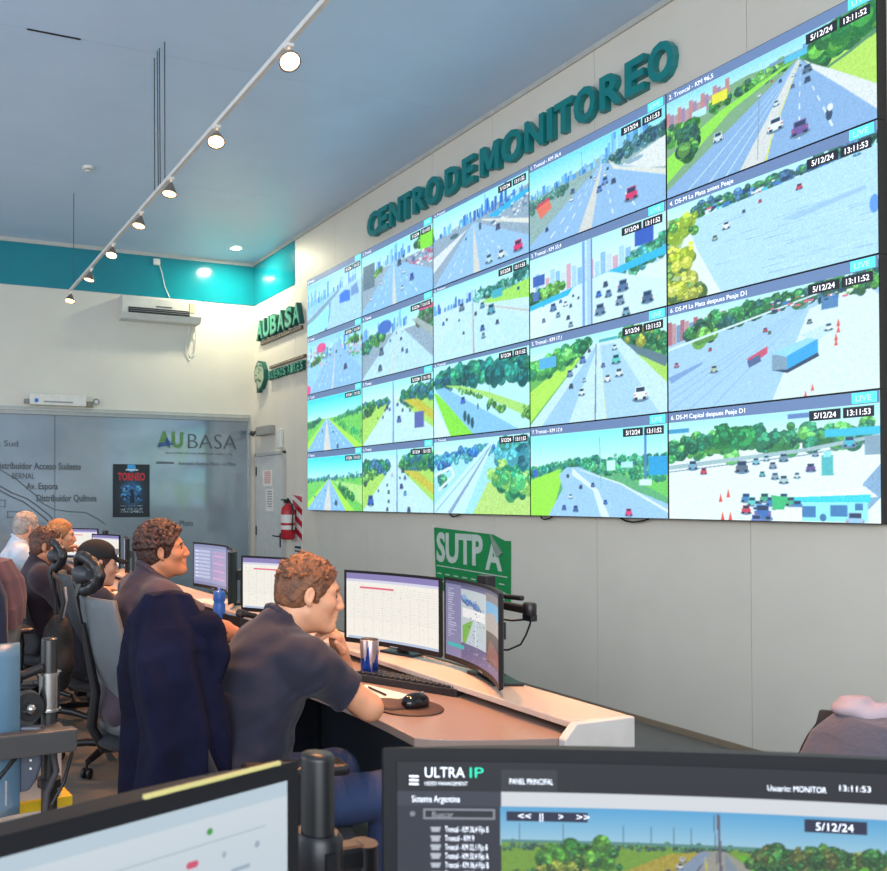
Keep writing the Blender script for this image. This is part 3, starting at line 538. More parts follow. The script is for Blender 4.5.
# side door, closer box, emergency light
dr = empty('door_1', (XW, 9.36, 0)); dr['kind'] = 'structure'
m_door = mat('door_white', '#c9cac6', .45)
MB().box((-.022, 0, .01), (-.0005, .79, 2.03)).build('door_leaf', m_door, dr, bevel=.003)
fr = MB().box((-.03, -.045, 0), (-.0005, -.004, 2.075)).box((-.03, .794, 0), (-.0005, .835, 2.075)).box((-.03, -.045, 2.034), (-.0005, .835, 2.075)); fr.build('door_frame', m_trim, dr, bevel=.003)
for z in (1.78, .99, .3): MB().box((-.034, .775, z), (-.0225, .80, z+.12)).build('hinge', m_dgrey, dr)
h = MB().box((-.028, .055, .86), (-.0225, .09, 1.04), bev=.002); h.tube([(-.028, .072, 1.0), (-.07, .072, 1.0), (-.075, .10, 1.0), (-.075, .19, 1.005)], .009, 8); h.build('door_handle', m_dgrey, dr)
for (nm, y0, z0, y1, z1, lab, cl) in (('notice', 9.66, 1.635, 9.95, 1.845, 'white notice with pink print taped high on the side door', '#d8a09a'), ('notice', 9.63, 1.31, 9.86, 1.60, 'plain grey printed sheet taped below the pink notice on the door', '#9a9c9a')):
    nt = empty(nm, (XW-.0235, (y0+y1)/2, (z0+z1)/2), label=lab); nt['category'] = 'notice'
    MB().box((-.002, -(y1-y0)/2, -(z1-z0)/2), (0, (y1-y0)/2, (z1-z0)/2)).build('sheet', m_paper, nt)
    pr = MB(); random.seed(3)
    for k in range(7):
        z = (z1-z0)*(.38-.11*k); w = (y1-y0)*(.3+.1*random.random()); pr.box((-.003, -w, z-.008), (-.0021, w*.9, z+.006))
    pr.build('printing', mat('print_'+cl[1:], cl, .7), nt)
em = empty('emergency_light', (XW, 9.62, 2.30), label='grey box emergency light on the wall above the side door'); em['category'] = 'light'
MB().box((-.09, 0, 0), (-.0005, .42, .12), bev=.012).build('case', mat('case_grey', '#9c9b94', .5), em)
MB().tube([(-.05, .42, .06), (-.06, .50, .07), (-.02, .56, .05)], .012, 8).build('lead', m_dark, em)
MB().tube([(-.05, .54, .03), (-.09, .57, .06)], .03, 10).build('lamp_head', m_dark, em)
jb2 = empty('door_closer_box', (XW, 9.38, 2.08), label='small upright white box above the right corner of the side door'); jb2['category'] = 'box'
MB().box((-.05, 0, .03), (-.0005, .10, .27), bev=.008).build('case', m_white, jb2)
# fire extinguisher and its board
fb_ = empty('extinguisher_board', (XW, 8.87, .80), label='red and white striped board behind the fire extinguisher'); fb_['category'] = 'sign'
m_red = mat('signal_red', '#b01a2a', .4); m_whp = mat('board_white', '#dcd6d0', .5)
MB().box((-.012, 0, .17), (-.0005, .24, .72)).build('board', m_whp, fb_)
for k in range(4):
    z = .14+.15*k; q = [(0.0, z+.03), (.24, z+.15), (.24, z+.225), (0.0, z+.105)]; q = [(a, min(max(b, .17), .72)) for a, b in q]
    MB().prism(q, -.0135, -.0122, 'x').build('stripe', m_red, fb_)
MB().box((-.012, .02, 0), (-.0005, .20, .155)).build('instruction_plate', m_whp, fb_)
MB().box((-.0135, .03, .03), (-.0121, .19, .05)).box((-.0135, .03, .07), (-.0121, .19, .10)).build('instruction_text', m_dgrey, fb_)
fx = empty('fire_extinguisher', (XW-.11, 9.05, .98), label='red fire extinguisher hung on the wall between side door and display wall'); fx['category'] = 'fire extinguisher'
MB().lathe([(.0, 0), (.075, .0), (.085, .02), (.085, .34), (.07, .39), (.03, .42), (.025, .44), (0, .44)], n=20).build('cylinder', m_red, fx)
MB().lathe([(.0865, .20), (.0865, .30)], n=20, caps=False).build('label_band', m_whp, fx)
MB().lathe([(.0868, .12), (.0868, .17)], n=20, caps=False).build('label_band', m_whp, fx)
MB().box((-.05, -.015, .44), (.03, .015, .47)).box((-.09, -.012, .47), (.02, .012, .485)).tube([(0, 0, .43), (0, 0, .50)], .014, 8).build('valve', m_dark, fx)
MB().tube([(.01, -.03, .45), (.0, -.11, .42), (-.0, -.13, .30), (-.0, -.11, .1)], .011, 8).build('hose', m_dark, fx)
MB().box((.06, -.03, .3), (.105, .03, .36)).build('wall_hook', m_dgrey, fx)

# union poster
su = empty('union_banner', (XW-.002, 6.33, .63), label='green SUTPA banner with a folded corner taped below the display wall'); su['category'] = 'banner'
m_gr = mat('banner_green', '#0f8a48', .55, vary=.08); m_bw = mat('banner_print', '#c3cfc2', .6)
MB().prism([(0, .58), (-.78, .545), (-.92, .50), (-.99, .50), (-.985, 0), (-.03, .02)], -.004, -.001, 'x').build('sheet', m_gr, su)
MB().prism([(-.76, .545), (-.90, .40), (-.84, .36), (-.80, .42)], -.018, -.005, 'x').build('folded_corner', mat('banner_back', '#8b9a8c', .6), su)
def st(s, y0, z0, w, h, m, parent, name='lettering', off=.0, x=-.006, ext=.0006, px=0):
    mb = MB(); w0 = text_mb(mb, s, 1, Matrix.Identity(4), extrude=ext, offset=off)
    hy = max(v[1] for v in mb.v); ly = min(v[1] for v in mb.v); lx = min(v[0] for v in mb.v)
    k = w/(w0-lx); kz = h/(hy-ly)
    mb.v = [(x-v[2], y0-(v[0]-lx)*k, z0+(v[1]-ly)*kz) for v in mb.v]
    return mb.build(name, m, parent)
st('SUTP', -.04, .27, .62, .27, m_bw, su, off=.035)
st('A', -.69, .25, .20, .24, m_bw, su, off=.035)
for z, w in ((.235, .008), (.10, .008)): MB().prism([(-.04, z), (-.95, z-.03), (-.95, z-.03+w), (-.04, z+w)], -.006, -.0045, 'x').build('road_line', m_bw, su)
for k in range(8): MB().prism([(-.05-.115*k, .165-.003*k), (-.11-.115*k, .163-.003*k), (-.11-.115*k, .173-.003*k), (-.05-.115*k, .175-.003*k)], -.006, -.0045, 'x').build('lane_dash', m_bw, su)
st('BUENOS AIRES', -.30, .02, .62, .07, m_bw, su, off=.02)
MB().box((-.004, -.02, .575), (0, .02, .60)).build('tape', m_paper, su)

# raised letters
m_lt = mat('letter_teal', '#0f7f80', .35, vary=.05)
def solid_letter(name, ch, y0, y1, z0, z1, m, parent, depth=.055, off=.035, x=0, ms=None):
    mb = MB()
    if ch == 'M': mb.prism([(0, 0), (.22, 0), (.22, .56), (.40, .12), (.60, .12), (.78, .56), (.78, 0), (1, 0), (1, 1), (.74, 1), (.5, .42), (.26, 1), (0, 1)], -.5, .5)
    else: text_mb(mb, ch, 1, Matrix.Identity(4), extrude=.5, offset=off)
    A = np.array(mb.v); lo, hi = A.min(0), A.max(0); L = parent.location
    mb.v = [(-(depth*(v[2]-lo[2])/(hi[2]-lo[2]))-.0008+x, y0+(y1-y0)*(v[0]-lo[0])/(hi[0]-lo[0])-L.y, z0+(z1-z0)*(v[1]-lo[1])/(hi[1]-lo[1])-L.z) for v in mb.v]
    return mb.build(name, m, parent)
sg = empty('control_room_sign', (XW, 5.6, 4.13), label='large raised teal letters CENTRO DE MONITOREO above the display wall'); sg['category'] = 'sign'
LET = [('C', 367.5, 379), ('E', 378.5, 388), ('N', 389.5, 401), ('T', 400.5, 411), ('R', 413, 425.5), ('O', 425.5, 440.5), ('D', 445.5, 459.5), ('E', 463, 475), ('M', 481, 500), ('O', 502.5, 523), ('N', 526, 545), ('I', 548.5, 554), ('T', 556, 574), ('O', 575.5, 597), ('R', 601.5, 624), ('E', 627, 646.5), ('O', 650, 676)]
def wall_y(px, X):   # where a sight line at this bearing meets the plane x = X
    t = (px-193)/832; return X*(math.cos(YAW)-t*math.sin(YAW))/(math.sin(YAW)+t*math.cos(YAW))
LETY = [(c, round(wall_y(a, 4.615), 3), round(wall_y(b, 4.615), 3)) for c, a, b in LET]
for ch, a, b in LETY:
    e = .008 if ch in 'CO' else 0
    solid_letter('letter', ch, a, b, 4.135-e, 4.372+e, m_lt, sg)
m_lf = mat('letter_pale_green', '#4fa58c', .4); m_ld = mat('letter_dark_green', '#0c5a50', .45)
s2 = empty('company_sign', (XW, 9.4, 3.5), label='raised green AUBASA letters with a thin line of small lettering near the corner'); s2['category'] = 'sign'
yy = [10.07, 9.86, 9.65, 9.44, 9.23, 9.02]
for i, ch in enumerate('AUBASA'):
    solid_letter('letter', ch, yy[i], yy[i]-.215+.012, 3.565, 3.825, m_ld, s2, .06, .06)
    solid_letter('letter_face', ch, yy[i]-.012, yy[i]-.19, 3.58, 3.81, m_lf, s2, .004, .02, x=-.062)
MB().box((-.03, -.55, -.0), (-.001, .60, .045)).build('subtitle_bar', mat('bar_brown', '#5d5246', .5), s2)
st('AUTOPISTAS DE BUENOS AIRES', .58, .010, 1.1, .026, mat('bar_text', '#c8b89a', .5), s2, x=-.0315, name='subtitle')
s3 = empty('province_sign', (XW, 9.4, 2.88), label='raised green emblem with BUENOS AIRES lettering beside the display wall'); s3['category'] = 'sign'
def leaf(k, x0, x1, m, nm):
    pts = [(.0, .42), (.12, .39), (.19, .28), (.20, .16), (.10, .04), (.0, .02), (-.02, .1), (-.10, .16), (-.12, .28), (-.06, .38)]
    cxp, cyp = .04, .22
    MB().prism([((cxp+(a-cxp)*k)*-1+.62, cyp+(b-cyp)*k) for a, b in pts], x0, x1, 'x').build(nm, m, s3)
leaf(1, -.06, -.001, m_ld, 'emblem'); leaf(.86, -.064, -.0605, mat('emblem_face', '#a9b79c', .5), 'emblem_face')
MB().box((-.055, .60, -.0), (-.001, .67, .12)).build('emblem_stem', m_ld, s3)
random.seed(5); eb = MB()
for k in range(16):
    a, b = .62-(-.04+.16*random.random()), .10+.26*random.random(); eb.box((-.068, a, b), (-.0642, a+.03, b+.02))
eb.build('emblem_relief', m_ld, s3)
for i, ch in enumerate('BUENOSAIRES'):
    y = .33-.085*i-(.03 if i > 5 else 0)+9.4
    solid_letter('letter', ch, y, y-.075, 3.0, 3.12, m_ld, s3, .045, .05)
    solid_letter('letter_face', ch, y-.006, y-.065, 3.01, 3.11, m_lf, s3, .003, .0, x=-.046)
MB().box((-.03, -.63, .27), (-.001, .33, .305)).build('subtitle_bar', MATS['bar_brown'], s3)
st('GOBIERNO DE LA PROVINCIA DE', .32, .278, .92, .02, MATS['bar_text'], s3, x=-.0315, name='subtitle')

# ------------------------------------------------------------------ video wall: twenty displays
PX, PY0, PZ0, PW, PH = 4.60, 8.622, 1.337, 1.1905, .670
m_hdr = mat('display_black', '#0a0b0e', .4)
m_hb = mat('ui_bar', '#5f7aa0', .5, emit='#64789c', estr=.75, vary=0); m_st = mat('ui_stamp', '#20242e', .5, emit='#20242e', estr=.8, vary=0)
m_tx = mat('ui_text', '#ffffff', .5, emit='#ffffff', estr=1.0, vary=0); m_bd = mat('ui_badge', '#58d8e0', .5, emit='#50e0e8', estr=.95, vary=0); m_bt = mat('ui_badge_text', '#b8fcff', .5, emit='#b0fcff', estr=.9, vary=0)
DESC = {(1, 1): 'busy elevated road with two blue lorries', (1, 2): 'skyline, motorway curve and bright green square', (1, 3): 'blue city skyline, river and a pink car at the bottom', (1, 4): 'wide motorway to a blue skyline with a crimson car',
        (1, 5): 'motorway beside green grass with yellow billboard and purple car', (2, 1): 'crowded motorway with a pink bus among buildings', (2, 2): 'pale motorway with trees on both sides and flyover', (2, 3): 'hazy motorway to city towers beside a green lawn',
        (2, 4): 'traffic jam under a blue footbridge behind a thick pole', (2, 5): 'wide empty toll apron with yellow bushes at left', (3, 1): 'straight road under deep cyan sky with green fields', (3, 2): 'motorway in perspective with a tall dark lorry at right',
        (3, 3): 'diagonal road before a dark pine wood with one blue car', (3, 4): 'white motorway with many cars and green verges', (3, 5): 'toll apron with a blue container lorry', (4, 1): 'road under turquoise sky with shrubs on a verge',
        (4, 2): 'motorway with blue van at left and central pole', (4, 3): 'road running up to trees beside a dry yellow slope', (4, 4): 'curving motorway with blue sign and bright green bank', (4, 5): 'car park and turquoise toll building'}
CAP = {(1, 5): '2. Troncal - KM 96,5', (2, 5): '4. DS-M La Plata antes Peaje', (3, 5): '6. DS-M La Plata despues Peaje D1', (4, 5): '6. DS-M Capital despues Peaje D1', (1, 4): '1. Troncal - KM 36,4', (2, 4): '3. Troncal - KM 33,4', (3, 4): '5. Troncal - KM 17,1', (4, 4): '7. Troncal - KM 17,4'}
RN = {1: 'top row', 2: 'second row', 3: 'third row', 4: 'bottom row'}
CN = {1: 'leftmost', 2: 'second', 3: 'middle', 4: 'fourth', 5: 'rightmost'}
for r in (1, 2, 3, 4):
    for c in (1, 2, 3, 4, 5):
        y0 = PY0-(c-1)*PW; z1 = PZ0+(5-r)*PH
        dp = empty('display_panel', (PX, y0-PW/2, z1-PH/2), label='%s %s display showing %s' % (RN[r], CN[c], ' '.join(DESC[(r, c)].split()[:8])), group='displays of the video wall'); dp['category'] = 'display'
        w2, h2 = PW/2-.001, PH/2-.001
        MB().box((.0, -w2, -h2), (XW-PX-.001, w2, h2)).build('housing', m_hdr, dp)
        M = Matrix(((0, 0, -1, -.0012), (-1, 0, 0, 0), (0, 1, 0, 0), (0, 0, 0, 1)))
        picture('screen_image', scene(r, c), M, PW-.010, PH-.010, 1.0, dp)
        u = lambda a: PW*(.5-a); v = lambda b: PH*(.5-b)
        hb = (.055 if c == 3 else .1)
        MB().box((-.0032, u(.995), v(hb)), (-.0020, u(.005), v(.008))).build('title_bar', m_hb, dp)
        s_ = MB()
        for a, b in ((.715, .845), (.855, .975)): s_.box((-.0034, u(b), v(hb+.095)), (-.0022, u(a), v(hb+.015)))
        s_.build('time_stamp', m_st, dp)
        t_ = MB()
        def tx(s, a, b, w, h, out, off=0, x=-.0036):
            mb = MB(); w0 = text_mb(mb, s, 1, Matrix.Identity(4), offset=off); lx = min(q[0] for q in mb.v)
            k = w*PW/(w0-lx); kz = h*PH/.72
            out.add([(x, u(a)-(q[0]-lx)*k, v(b)+q[1]*kz) for q in mb.v], mb.f)
        tx('5/12/24', .735, hb+.078, .092, .045, t_, .01); t_.build('date_text', m_tx, dp, fixn=False); t_ = MB(); tx('13:11:5%d' % (2+(r+c) % 2), .872, hb+.078, .09, .045, t_, .01)
        cp = CAP.get((r, c), '%d. Troncal' % (r+c)); c_ = MB(); tx(cp, .02, .075 if c != 3 else .045, .0125*len(cp), .042 if c != 3 else .028, c_, .0)
        t_.build('time_text', m_tx, dp, fixn=False); c_.build('caption', m_tx, dp, fixn=False)
        if c != 3:
            MB().box((-.0036, u(.985), v(.092)), (-.0022, u(.89), v(.012))).build('live_badge', m_bd, dp)
            b_ = MB(); tx('LIVE', .905, .075, .06, .045, b_, .01, -.0042); b_.build('badge_text', m_bt, dp, fixn=False)
for i, (y, w) in enumerate(((6.0, .14), (4.93, .12), (4.15, .22))):
    tag(MB().tube([(4.64, y+w/2, 1.335), (4.625, y+w/4, 1.318), (4.62, y, 1.312), (4.63, y-w/3, 1.322), (4.64, y-w/2, 1.336)], .006, 6).build('hanging_cable', m_dark), ['short black cable sagging under the third display column', 'thin black cable sagging under the fourth display column', 'long black cable sagging under the displays, nearest the right column'][i], 'cable')

# ------------------------------------------------------------------ track lights, ceiling fittings
m_rail = mat('rail_white', '#d5d2cc', .4)
tk = empty('track_rail', (1.83, 5.0, 3.69), label='long white lighting rail hung under the ceiling on thin wires'); tk['category'] = 'track rail'
MB().box((-.014, -3.2, -.014), (.014, 3.755, .014)).build('rail', m_rail, tk, bevel=.003)
m_wire = mat('wire', '#4a4c50', .4, metal=.5)
for dx, y in ((-.02, 5.72), (-.03, 5.62), (-.027, 5.58), (-.017, 5.49), (-.005, 8.55), (-.02, 2.6)):
    MB().tube([(dx, y-5, ZC-3.69-.0005), (dx*.5, y-5+.02, .014)], .004, 6).build('wire', m_wire, tk)
m_glow = mat('bulb_warm', '#fff2d8', .3, emit='#ffc07a', estr=12, vary=0); m_shade = mat('shade_nickel', '#8d8176', .3, metal=.7)
SP = [(2.70, 3.60, 1), (1.85, 3.60, 1), (3.613, 3.585, 1), (4.552, 3.60, 1), (5.401, 3.60, 1), (6.119, 3.60, 1), (6.961, 3.59, 1), (7.785, 3.60, 1), (8.703, 3.60, 1)]
ORD = ['overhead, first before the visible ones,', 'overhead, closest to the photographer,', 'nearest visible', 'second nearest', 'third from the near end', 'middle', 'third from the far end', 'second from the far end', 'farthest']
tilts = [(.35, -.2), (.35, .3), (.25, -.7), (.3, -.5), (.25, -.1), (.35, -.1), (.35, -.35), (.35, .0), (.3, -.3)]
for i, (y, z, e) in enumerate(SP):
    sl = empty('spotlight', (1.83, y, 3.69), label='%s glowing reflector spotlight along the ceiling rail' % ORD[i], group='spotlights on the rail'); sl['category'] = 'spotlight'
    R_ = Matrix.Rotation(tilts[i][1]*.7, 4, 'X') @ Matrix.Rotation(tilts[i][0]*.7, 4, 'Y')
    MB().tube([(0, 0, -.014), (0, 0, -.055)], .007, 8).box((-.018, -.018, -.03), (.018, .018, -.0145)).build('bracket', m_rail, sl)
    T = Matrix.Translation((0, 0, -.05)) @ R_
    MB().lathe([(.012, .0), (.018, -.012), (.034, -.04), (.052, -.075), (.054, -.085), (.049, -.085), (.046, -.078)], M=T, n=20, caps=False).build('reflector', m_shade, sl)
    MB().lathe([(0, -.070), (.03, -.072), (.046, -.080)], M=T, n=20, caps=False).build('bulb', m_glow, sl)
    d = lamp('spot_beam', 'SPOT', (0, 0, 0), 205, (1.0, .42, .15), shadow_soft_size=.04, spot_size=math.radians(75), spot_blend=.6)
    d.parent = sl; d.matrix_local = Matrix.Translation((0, 0, -.05)) @ R_ @ Matrix.Translation((0, 0, -.1))
cl = empty('downlight', (4.16, 9.70, ZC), label='round bright recessed downlight in the ceiling near the teal corner'); cl['category'] = 'ceiling light'
MB().lathe([(.085, -.0005), (.085, -.008), (.070, -.009), (.068, -.004)], n=28, caps=False).build('ring', m_white, cl)
MB().lathe([(0, -.005), (.068, -.005)], n=28, caps=False).build('diffuser', mat('downlight_glow', '#fffbe0', .4, emit='#fff6cc', estr=30, vary=0), cl)
d = lamp('downlight_beam', 'AREA', (4.16, 9.70, ZC-.02), 42, (1, .93, .66), shape='DISK', size=.13); d.parent = None
sm = empty('smoke_detector', (1.808, 7.823, ZC), label='small round white smoke detector on the ceiling'); sm['category'] = 'smoke detector'
MB().lathe([(.055, -.0005), (.058, -.015), (.05, -.022), (.034, -.025), (.034, -.04), (0, -.045)], n=24, caps=False).build('body', m_white, sm)
MB().lathe([(.036, -.028), (.036, -.036)], n=24, caps=False).build('vent_ring', m_dgrey, sm)
# ------------------------------------------------------------------ soft shapes: smooth unions of simple solids, meshed as ONE surface
class Field:
    def __init__(s, lo, hi, vx):
        s.lo = np.array(lo, float)-3*vx; s.vx = vx; s.n = np.ceil((np.array(hi)+3*vx-s.lo)/vx).astype(int)+1
        s.a = np.full(s.n, .5, np.float32)
        s.ax = [(s.lo[i]+vx*np.arange(s.n[i])).astype(np.float32) for i in range(3)]
    def blk(s, lo, hi):
        i0 = np.clip(np.floor((np.array(lo)-s.lo)/s.vx).astype(int), 0, s.n); i1 = np.clip(np.ceil((np.array(hi)-s.lo)/s.vx).astype(int)+1, 0, s.n)
        if (i1 <= i0).any(): return None
        sl = tuple(slice(a, b) for a, b in zip(i0, i1))
        return sl, s.ax[0][sl[0]][:, None, None], s.ax[1][sl[1]][None, :, None], s.ax[2][sl[2]][None, None, :]
    def comb(s, sl, d, k, mode):
        a = s.a[sl]
        if mode == 'sub': d = -d; f = 1
        if mode == 'add':
            if k > 0: h = np.maximum(k-np.abs(a-d), 0)/k; s.a[sl] = np.minimum(a, d)-h*h*k*.25
            else: s.a[sl] = np.minimum(a, d)
        else:
            if k > 0: h = np.maximum(k-np.abs(a-d), 0)/k; s.a[sl] = np.maximum(a, d)+h*h*k*.25
            else: s.a[sl] = np.maximum(a, d)
    def cone(s, a, b, r1, r2, k=.01, mode='add', sq=None):
        a = np.array(a, float); b = np.array(b, float); R = max(r1, r2)+k+s.vx*4
        q = s.blk(np.minimum(a, b)-R, np.maximum(a, b)+R)
        if q is None: return s
        sl, X, Y, Z = q; ab = b-a; L2 = float(ab@ab) or 1e-9
        t = np.clip(((X-a[0])*ab[0]+(Y-a[1])*ab[1]+(Z-a[2])*ab[2])/L2, 0, 1)
        d = np.sqrt((X-a[0]-t*ab[0])**2+(Y-a[1]-t*ab[1])**2+(Z-a[2]-t*ab[2])**2)-(r1+(r2-r1)*t)
        s.comb(sl, d, k, mode); return s
    def chain(s, pts, rs, k=.01, mode='add'):
        for i in range(len(pts)-1): s.cone(pts[i], pts[i+1], rs[i], rs[i+1], k, mode)
        return s
    def ell(s, c, r, k=.02, mode='add', M=None):
        c = np.array(c, float); r = np.array(r, float); R = r.max()+k+s.vx*4
        q = s.blk(c-R, c+R)
        if q is None: return s
        sl, X, Y, Z = q; P = [X-c[0], Y-c[1], Z-c[2]]
        if M is not None: P = [P[0]*M[0][j]+P[1]*M[1][j]+P[2]*M[2][j] for j in range(3)]
        k0 = np.sqrt((P[0]/r[0])**2+(P[1]/r[1])**2+(P[2]/r[2])**2); k1 = np.sqrt((P[0]/r[0]**2)**2+(P[1]/r[1]**2)**2+(P[2]/r[2]**2)**2)+1e-6
        s.comb(sl, (k0*(k0-1)/k1).astype(np.float32), k, mode); return s
    def cut(s, p, n, k=0, lo=None, hi=None):
        """keep the side against the normal n, inside the given box only"""
        n = np.array(Vector(n).normalized()); lo = s.lo if lo is None else lo; hi = s.lo+s.n*s.vx if hi is None else hi
        q = s.blk(lo, hi)
        if q is None: return s
        sl, X, Y, Z = q; d = (X-p[0])*n[0]+(Y-p[1])*n[1]+(Z-p[2])*n[2]
        s.comb(sl, d, k, 'and'); return s
    def noise(s, amp, freq, seed=0, aniso=(1, 1, 1), n=6):
        r = np.random.RandomState(seed); X, Y, Z = s.ax[0][:, None, None], s.ax[1][None, :, None], s.ax[2][None, None, :]
        t = 0
        for i in range(n):
            d = r.randn(3)*np.array(aniso); d = d/np.linalg.norm(d)*freq*(.6+.9*r.rand()); ph = r.rand()*6.28
            t = t+np.sin(X*d[0]+Y*d[1]+Z*d[2]+ph+1.3*np.sin(Z*d[0]*.7+X*d[2]*.6+ph*2))
        s.a += (t*(amp/n*1.6)).astype(np.float32); return s
    def build(s, name, m, parent=None, adapt=0.0, extra=None, org=(0, 0, 0), smooth=1):
        a = np.clip(s.a, -4*s.vx, 4*s.vx).astype(np.float32)
        g = openvdb.FloatGrid(4*s.vx); g.copyFromArray(np.ascontiguousarray(a)); pts, tri, quad = g.convertToPolygons(isovalue=0.0, adaptivity=adapt)
        pts = pts*s.vx+s.lo-np.array(org)
        me = bpy.data.meshes.new(name); nt_, nq = len(tri), len(quad)
        me.vertices.add(len(pts)); me.vertices.foreach_set('co', pts.astype(np.float32).ravel())
        li = np.concatenate([tri[:, ::-1].ravel(), quad[:, ::-1].ravel()]).astype(np.int32); me.loops.add(len(li)); me.loops.foreach_set('vertex_index', li)
        me.polygons.add(nt_+nq); me.polygons.foreach_set('loop_start', np.concatenate([np.arange(nt_)*3, nt_*3+np.arange(nq)*4]).astype(np.int32))
        me.update(calc_edges=True); me.polygons.foreach_set('use_smooth', np.ones(nt_+nq, bool)); me.update()
        me.materials.append(m)
        for x in extra or []: me.materials.append(x)
        # outward normals
        o = bpy.data.objects.new(name, me); COL.objects.link(o)
        if parent: o.parent = parent
        return o

# ------------------------------------------------------------------ operator console
m_top = mat('desk_laminate', '#927f76', .32, scale=4, vary=.05, spec=.5); m_shelf = mat('shelf_laminate', '#cdb8a8', .38, scale=5, vary=.06)
m_desk = mat('desk_white', '#c9c5c0', .4); m_under = mat('desk_dark_blue', '#2c3542', .5); m_edge = mat('desk_edge', '#8f8880', .4)
cn = empty('operator_console', (1.85, 5.5, 0), label='long white operator console with raised wooden shelf running along the room'); cn['category'] = 'desk'
def cnx(mb, name, m, **k):
    mb.v = [(v[0]-1.85, v[1]-5.5, v[2]) for v in mb.v]; return mb.build(name, m, cn, **k)
Y0, Y1, ZT, ZS = 1.945, 9.35, .755, .80
bays = [Y0, 3.74, 5.6, 7.46, Y1]
for i, (a, b) in enumerate(zip(bays, bays[1:])):
    pts = []      # each bay's front edge bows away from the operator
    for k in range(61):
        t = k/60; y = a+(b-a)*t; x = 1.50-.035*math.sin(PI*t)
        if i == 0: x = 1.455+.03*math.sin(PI*min(1, t*2))+.40*max(0, 1-t/.085)**1.5
        pts.append((x, y))
    cnx(MB().prism([(2.0, b-.002), (2.0, a+.002)]+[(x, min(max(y, a+.002), b-.002)) for x, y in pts], ZT-.028, ZT), 'worktop', m_top, bevel=.003)
    cnx(MB().box((1.915, a+.001, ZS-.022), (2.14, b-.001, ZS), bev=.004), 'shelf', m_shelf)
    cnx(MB().box((2.02, a+.01, ZT), (2.05, b-.01, ZS-.022)), 'shelf_riser', m_under)
    cnx(MB().box((2.08, a+.01, .05), (2.11, b-.01, ZT-.03)), 'modesty_panel', m_under)
    for y in ((a+.35,) if i == 0 else (a+.02,)): cnx(MB().box((1.62, y, .02), (2.08, y+.03, ZT-.028)), 'support_panel', m_under)
end = [(1.88, 0), (2.14, 0), (2.14, .80), (1.915, .80), (1.87, ZT), (1.87, ZT-.03), (1.88, .70)]
mb = MB().prism([(p[0], p[1]) for p in end], Y0-.028, Y0, 'y'); cnx(mb, 'end_panel', m_desk, bevel=.004)
0 and cnx(MB().prism([(1.87, ZT+.0005), (1.915, .799), (1.915, .776), (1.90, ZT+.0005)], Y0, 2.15, 'y'), 'shelf_bevel', m_desk)

# ------------------------------------------------------------------ monitors
UI_W = {}
def pic_sheet(seed):
    p = Pic(300, 176, '#f8f4ea', seed=seed); p.rect(0, 0, 1, .09, '#8a80b8'); p.rect(0, .09, 1, .13, '#d8d8ec'); p.rect(.02, .96, 1, 1, '#b8c8e0')
    for i in range(22): p.rect(.02, .2+i*.034, .98, .203+i*.034, '#e4e0d8')
    for i in range(9): p.rect(.08+i*.1, .2, .0825+i*.1, .92, '#dcd8d0')
    p.rect(.14, .2, .5, .225, '#e86880'); p.speck(.04, .14, .96, .19, 40, ('#b8b4b0',), .003); p.speck(.06, .24, .95, .9, 160, ('#c8c8c8', '#d8d0c8', '#b8c0c8'), .004)
    return p.out()
def pic_chat(seed):
    p = Pic(200, 150, '#9aa2c8', seed=seed); p.rect(0, 0, 1, .07, '#8890b8'); p.rect(0, .93, 1, 1, '#8088b0')
    for i in range(8):
        p.rect(.03, .14+i*.09, .42, .2+i*.09, '#c0c8e8'); p.rect(.05, .155+i*.09, .1, .185+i*.09, '#e8e8f8')
        p.rect(.5, .14+i*.09, .92, .2+i*.09, '#d0a8d0' if i % 2 else '#b8a0c8')
    p.speck(.1, .1, .9, .9, 120, ('#e8e8f8', '#8088b0'), .005); return p.out()
def pic_vms(seed):
    p = Pic(300, 190, '#5c5c88', seed=seed); p.rect(0, 0, .2, 1, '#8080a8'); p.rect(.0, 0, 1, .04, '#404868')
    for i in range(22): p.rect(.03, .1+i*.03, .06+.09*p.r.rand(), .113+i*.03, '#b8b8d0')
    p.rect(.2, .08, .62, .78, '#b8c4c8'); p.trees([(.22, .2), (.5, .3)], .05, 26, ('#3a68a8', '#5080c0', '#88a0c0')); p.rect(.22, .32, .6, .44, '#e8e8e8', .06); p.poly([(.4, .45), (.28, .78), (.6, .78), (.46, .45)], '#b8c8d0'); p.poly([(.38, .45), (.22, .55), (.22, .78), (.26, .78)], '#70b040', .05)
    p.line([(.42, .45), (.42, .78)], .003, .006, '#e8f0f0'); p.rect(.62, .04, 1, .14, '#807878'); p.rect(.62, .14, 1, .32, '#68a8d0'); p.poly([(.62, .3), (.8, .26), (1, .34), (1, .55), (.62, .5)], '#a8a098', .04)
    p.rect(.62, .5, 1, .88, '#584840'); p.poly([(.7, .6), (1, .7), (1, .86), (.62, .84)], '#8a5850', .04); p.rect(.03, .82, .24, .87, '#20b8b8'); p.speck(.3, .8, .95, .97, 60, ('#9898c0', '#c0c0d8'), .005)
    p.speck(.3, .25, .6, .76, 40, ('#303848',), .006)
    return p.out()
